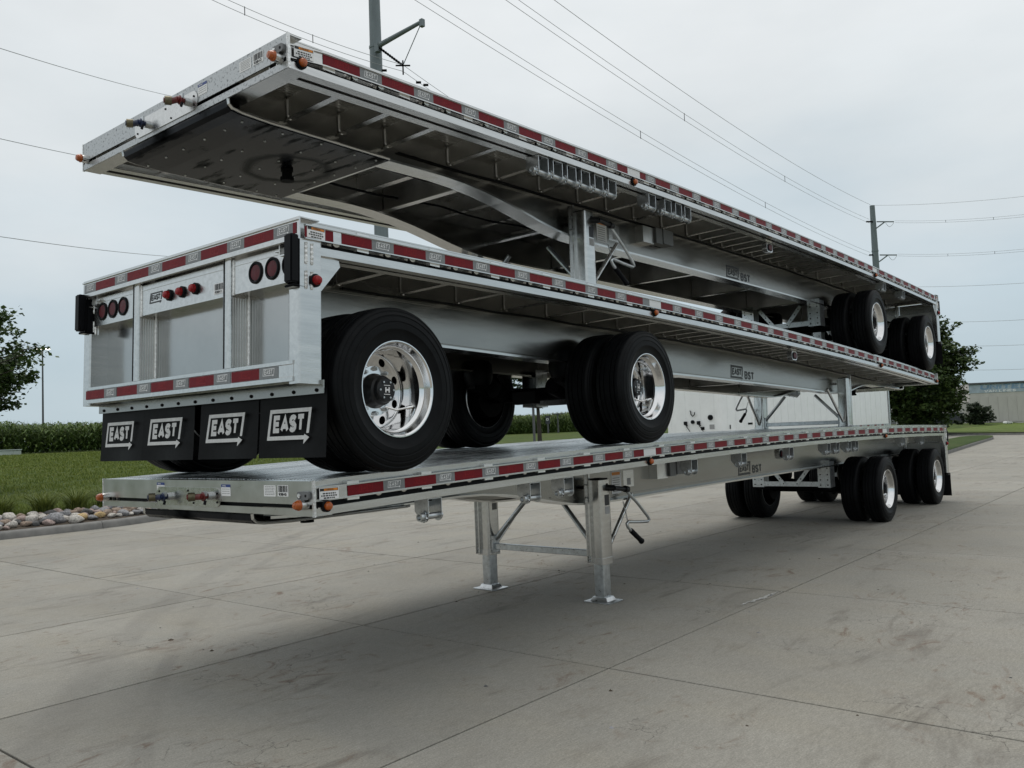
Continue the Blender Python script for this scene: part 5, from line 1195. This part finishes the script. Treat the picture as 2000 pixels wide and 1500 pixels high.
def wire(pts, r, label, sag=0.):
    mb = MB(); n = len(pts); P = [at(*p) for p in pts]
    mb.path(P, r, 'wire', 5); o = obj('power_line', mb.mesh('power_line', recalc=False)); tag(o, label, 'power line', 'overhead power lines'); return o
def wline(x0, y0, d0, x1, y1, d1, bow=0, n=14):
    P0, P1 = at(x0, y0, d0), at(x1, y1, d1); out_ = []
    for i in range(n + 1):
        t = i / n; p = P0.lerp(P1, t); p.z -= bow * 4 * t * (1 - t); out_.append(p)
    return out_
def wires():
    L_ = []
    # (from, to, bow, twin gap, label)
    spec = [((-60, 75, 30), (420, 204, 60), .25, 0, 'thin power line across the sky at far upper left'), ((-60, 257, 30), (400, 343, 60), .2, 0, 'middle of the single lines at left, behind the top nose'),
            ((-60, 453, 30), (420, 505, 60), .2, 0, 'lowest single power line at left, above the middle trailer'),
            ((330, -48, 34), (787, 133, 40.6), .3, .32, 'twin line from the top left to the near pole arm'), ((787, 133, 40.6), (1100, 330, 56), .25, .32, 'twin line from the near pole arm down behind the top trailer'),
            ((790, -22, 36), (1700, 497, 92), .9, .42, 'lower twin power line running to the far pole'), ((965, -25, 36), (1698, 432, 92), .9, .42, 'upper twin power line running to the far pole'),
            ((1040, -31, 38), (1700, 400, 92), .8, 0, 'single top wire running to the tip of the far pole'), ((1704, 401, 92), (2080, 374, 70), .3, 0, 'thin wire from the far pole tip to the right'),
            ((1748, 433, 92), (2080, 412, 70), .3, .2, 'twin wire from the upper arm of the far pole to the right'), ((1754, 498, 92), (2080, 480, 70), .3, .2, 'twin wire from the lower arm of the far pole to the right'),
            ((1740, 560, 92), (2080, 547, 70), .2, 0, 'wire at right just above the rear of the top trailer'), ((1780, 628, 92), (2080, 619, 70), .2, 0, 'wire at right passing the top of the maple'),
            ((1780, 674, 92), (2080, 669, 70), .2, 0, 'wire at right, second lowest, beside the maple'), ((1780, 720, 92), (2080, 717, 70), .2, 0, 'lowest wire at right above the warehouse')]
    for a, b, bow, gap, lab in spec:
        mb = MB(); pts = wline(*a, *b, bow)
        back = 0 if a[2] in (92, 40.6) and a[1] in (133, 401, 433, 498) else (.3 if a[2] == 92 else .7); fwd = 0 if b[2] in (92, 40.6) else (1.5 if b[2] == 56 else 1.2 if b[2] == 70 else 3)
        if back: pts = [pts[0] + (pts[0] - pts[2]) * 7 * back] + pts     # the spans go on out of the frame
        if fwd: pts = pts + [pts[-1] + (pts[-1] - pts[-3]) * 7 * fwd]
        r = .014
        if max(a[2], b[2]) > 80: r = .015
        if gap:
            g = Vector((0, 0, gap / 2)); mb.path([p + g for p in pts], r * .85, 'wire', 5); mb.path([p - g for p in pts], r * .85, 'wire', 5)
            for i in (5, 9): mb.tube(pts[i] + g * 1.2, pts[i] - g * 1.2, r * 1.3, 'dark_steel', 5)
        else: mb.path(pts, r, 'wire', 5)
        tag(obj('power_line', mb.mesh('power_line', recalc=False)), lab, 'power line', 'overhead power lines')
wires()
def street_lamp(px_, ytop, d, hw_, lab, lit):
    root = bpy.data.objects.new('street_lamp', None); COL.objects.link(root); t = at(px_, ytop, d); b = Vector((t.x, t.y, lawn_z(t.x, t.y))); root.location = b; tag(root, lab, 'street lamp'); h = t.z - b.z
    mb = MB(); mb.tube((0, 0, 0), (0, 0, h), .11, 'roof_trim', 10, .07); obj('pole', mb.mesh('pole'), root)
    for sg in (1, -1):
        mb = MB(); e_ = RGT * sg * hw_; mb.tube((0, 0, h - .12), (e_.x * .4, e_.y * .4, h + .0), .05, 'roof_trim', 6); c = Vector((e_.x * .75, e_.y * .75, h + .03))
        mb.box(c.x - .28, c.x + .28, c.y - .28, c.y + .28, h, h + .10, 'roof_trim'); lh = obj('lamp_head', mb.mesh('lamp_head'), root)
        if lit: k = MB(); k.box(c.x - .25, c.x + .25, c.y - .25, c.y + .25, h - .05, h - .004, 'lamp_glow'); sub(obj('lamp_lens', k.mesh('lamp_lens')), lh)
street_lamp(83, 682, 87, .55, 'tall lit street lamp with two heads beyond the corn at left', True)
street_lamp(1089, 809, 105, .45, 'small distant street lamp seen between the wheels', False)
def small():
    # distant sign above the corn
    root = bpy.data.objects.new('roadside_sign', None); COL.objects.link(root); t = at(1070, 822, 104); t.z = lawn_z(t.x, t.y); root.location = t; root.rotation_euler = (0, 0, YAW); tag(root, 'small dark roadside sign with a pale emblem above the corn', 'sign')
    zt = at(1070, 812, 104).z - t.z; mb = MB(); mb.box(-.28, .28, -.1, .1, zt - 1.0, zt, 'dock_dark'); mb.box(-.10, .10, -.08, .08, 0, zt - 1, 'roof_trim'); obj('sign_board', mb.mesh('sign_board'), root)
    mb = MB(); mb.lathe([(-.105, .16), (-.105, .10)], 'white_print', 12, 'y', (-.05, 0, zt - .45)); obj('emblem', mb.mesh('emblem', recalc=False), root)
    # dark sign post
    root = bpy.data.objects.new('sign_post', None); COL.objects.link(root); t = at(1044, 862, 30); t.z = lawn_z(t.x, t.y); root.location = t; tag(root, 'slim dark post in front of the tree trunk, between the wheels', 'post')
    mb = MB(); mb.tube((0, 0, -.2), (0, 0, 3.2), .045, 'roof_trim', 10); obj('post', mb.mesh('post'), root)
    mb = MB(); mb.box(-.3, .3, -.02, .02, 2.6, 3.3, 'galvanised'); obj('sign_panel', mb.mesh('sign_panel'), root, None, (0, 0, YAW))
    # utility box on the lawn
    root = bpy.data.objects.new('utility_box', None); COL.objects.link(root); t = at(8, 887, 60); t.z = lawn_z(t.x, t.y); root.location = t; root.rotation_euler = (0, 0, YAW); tag(root, 'pale green utility box standing on the lawn at the left edge', 'utility box')
    mb = MB(); mb.box(-.95, .95, -.5, .5, -.1, .32, 'util_green'); obj('cabinet', bevel(mb.mesh('cabinet'), .04, 2), root); mb = MB(); mb.box(-1.0, 1.0, -.55, .55, .32, .40, 'util_green'); obj('lid', bevel(mb.mesh('lid'), .03, 2), root)
    # low white van roof far off by the warehouse
    root = bpy.data.objects.new('parked_car', None); COL.objects.link(root); t = at(1969, 835, 112); t.z = .2; root.location = t; root.rotation_euler = (0, 0, YAW + .2); tag(root, 'tiny white parked car at the foot of the warehouse wall', 'car')
    mb = MB(); mb.prism([(-.5, .05), (.5, .05), (.5, .22), (.38, .3), (-.42, .32), (-.5, .24)], -.3, .3, 'white_van', 'y'); obj('body', bevel(mb.mesh('body'), .03, 2), root); mb = MB(); mb.box(-.36, .34, -.31, -.301, .2, .27, 'glass_dark'); obj('window', mb.mesh('window'), root)
    for x in (-.3, .3): mb = MB(); mb.tube((x, -.31, .07), (x, .31, .07), .07, 'rubber', 10); obj('wheel', mb.mesh('wheel'), root)
small()
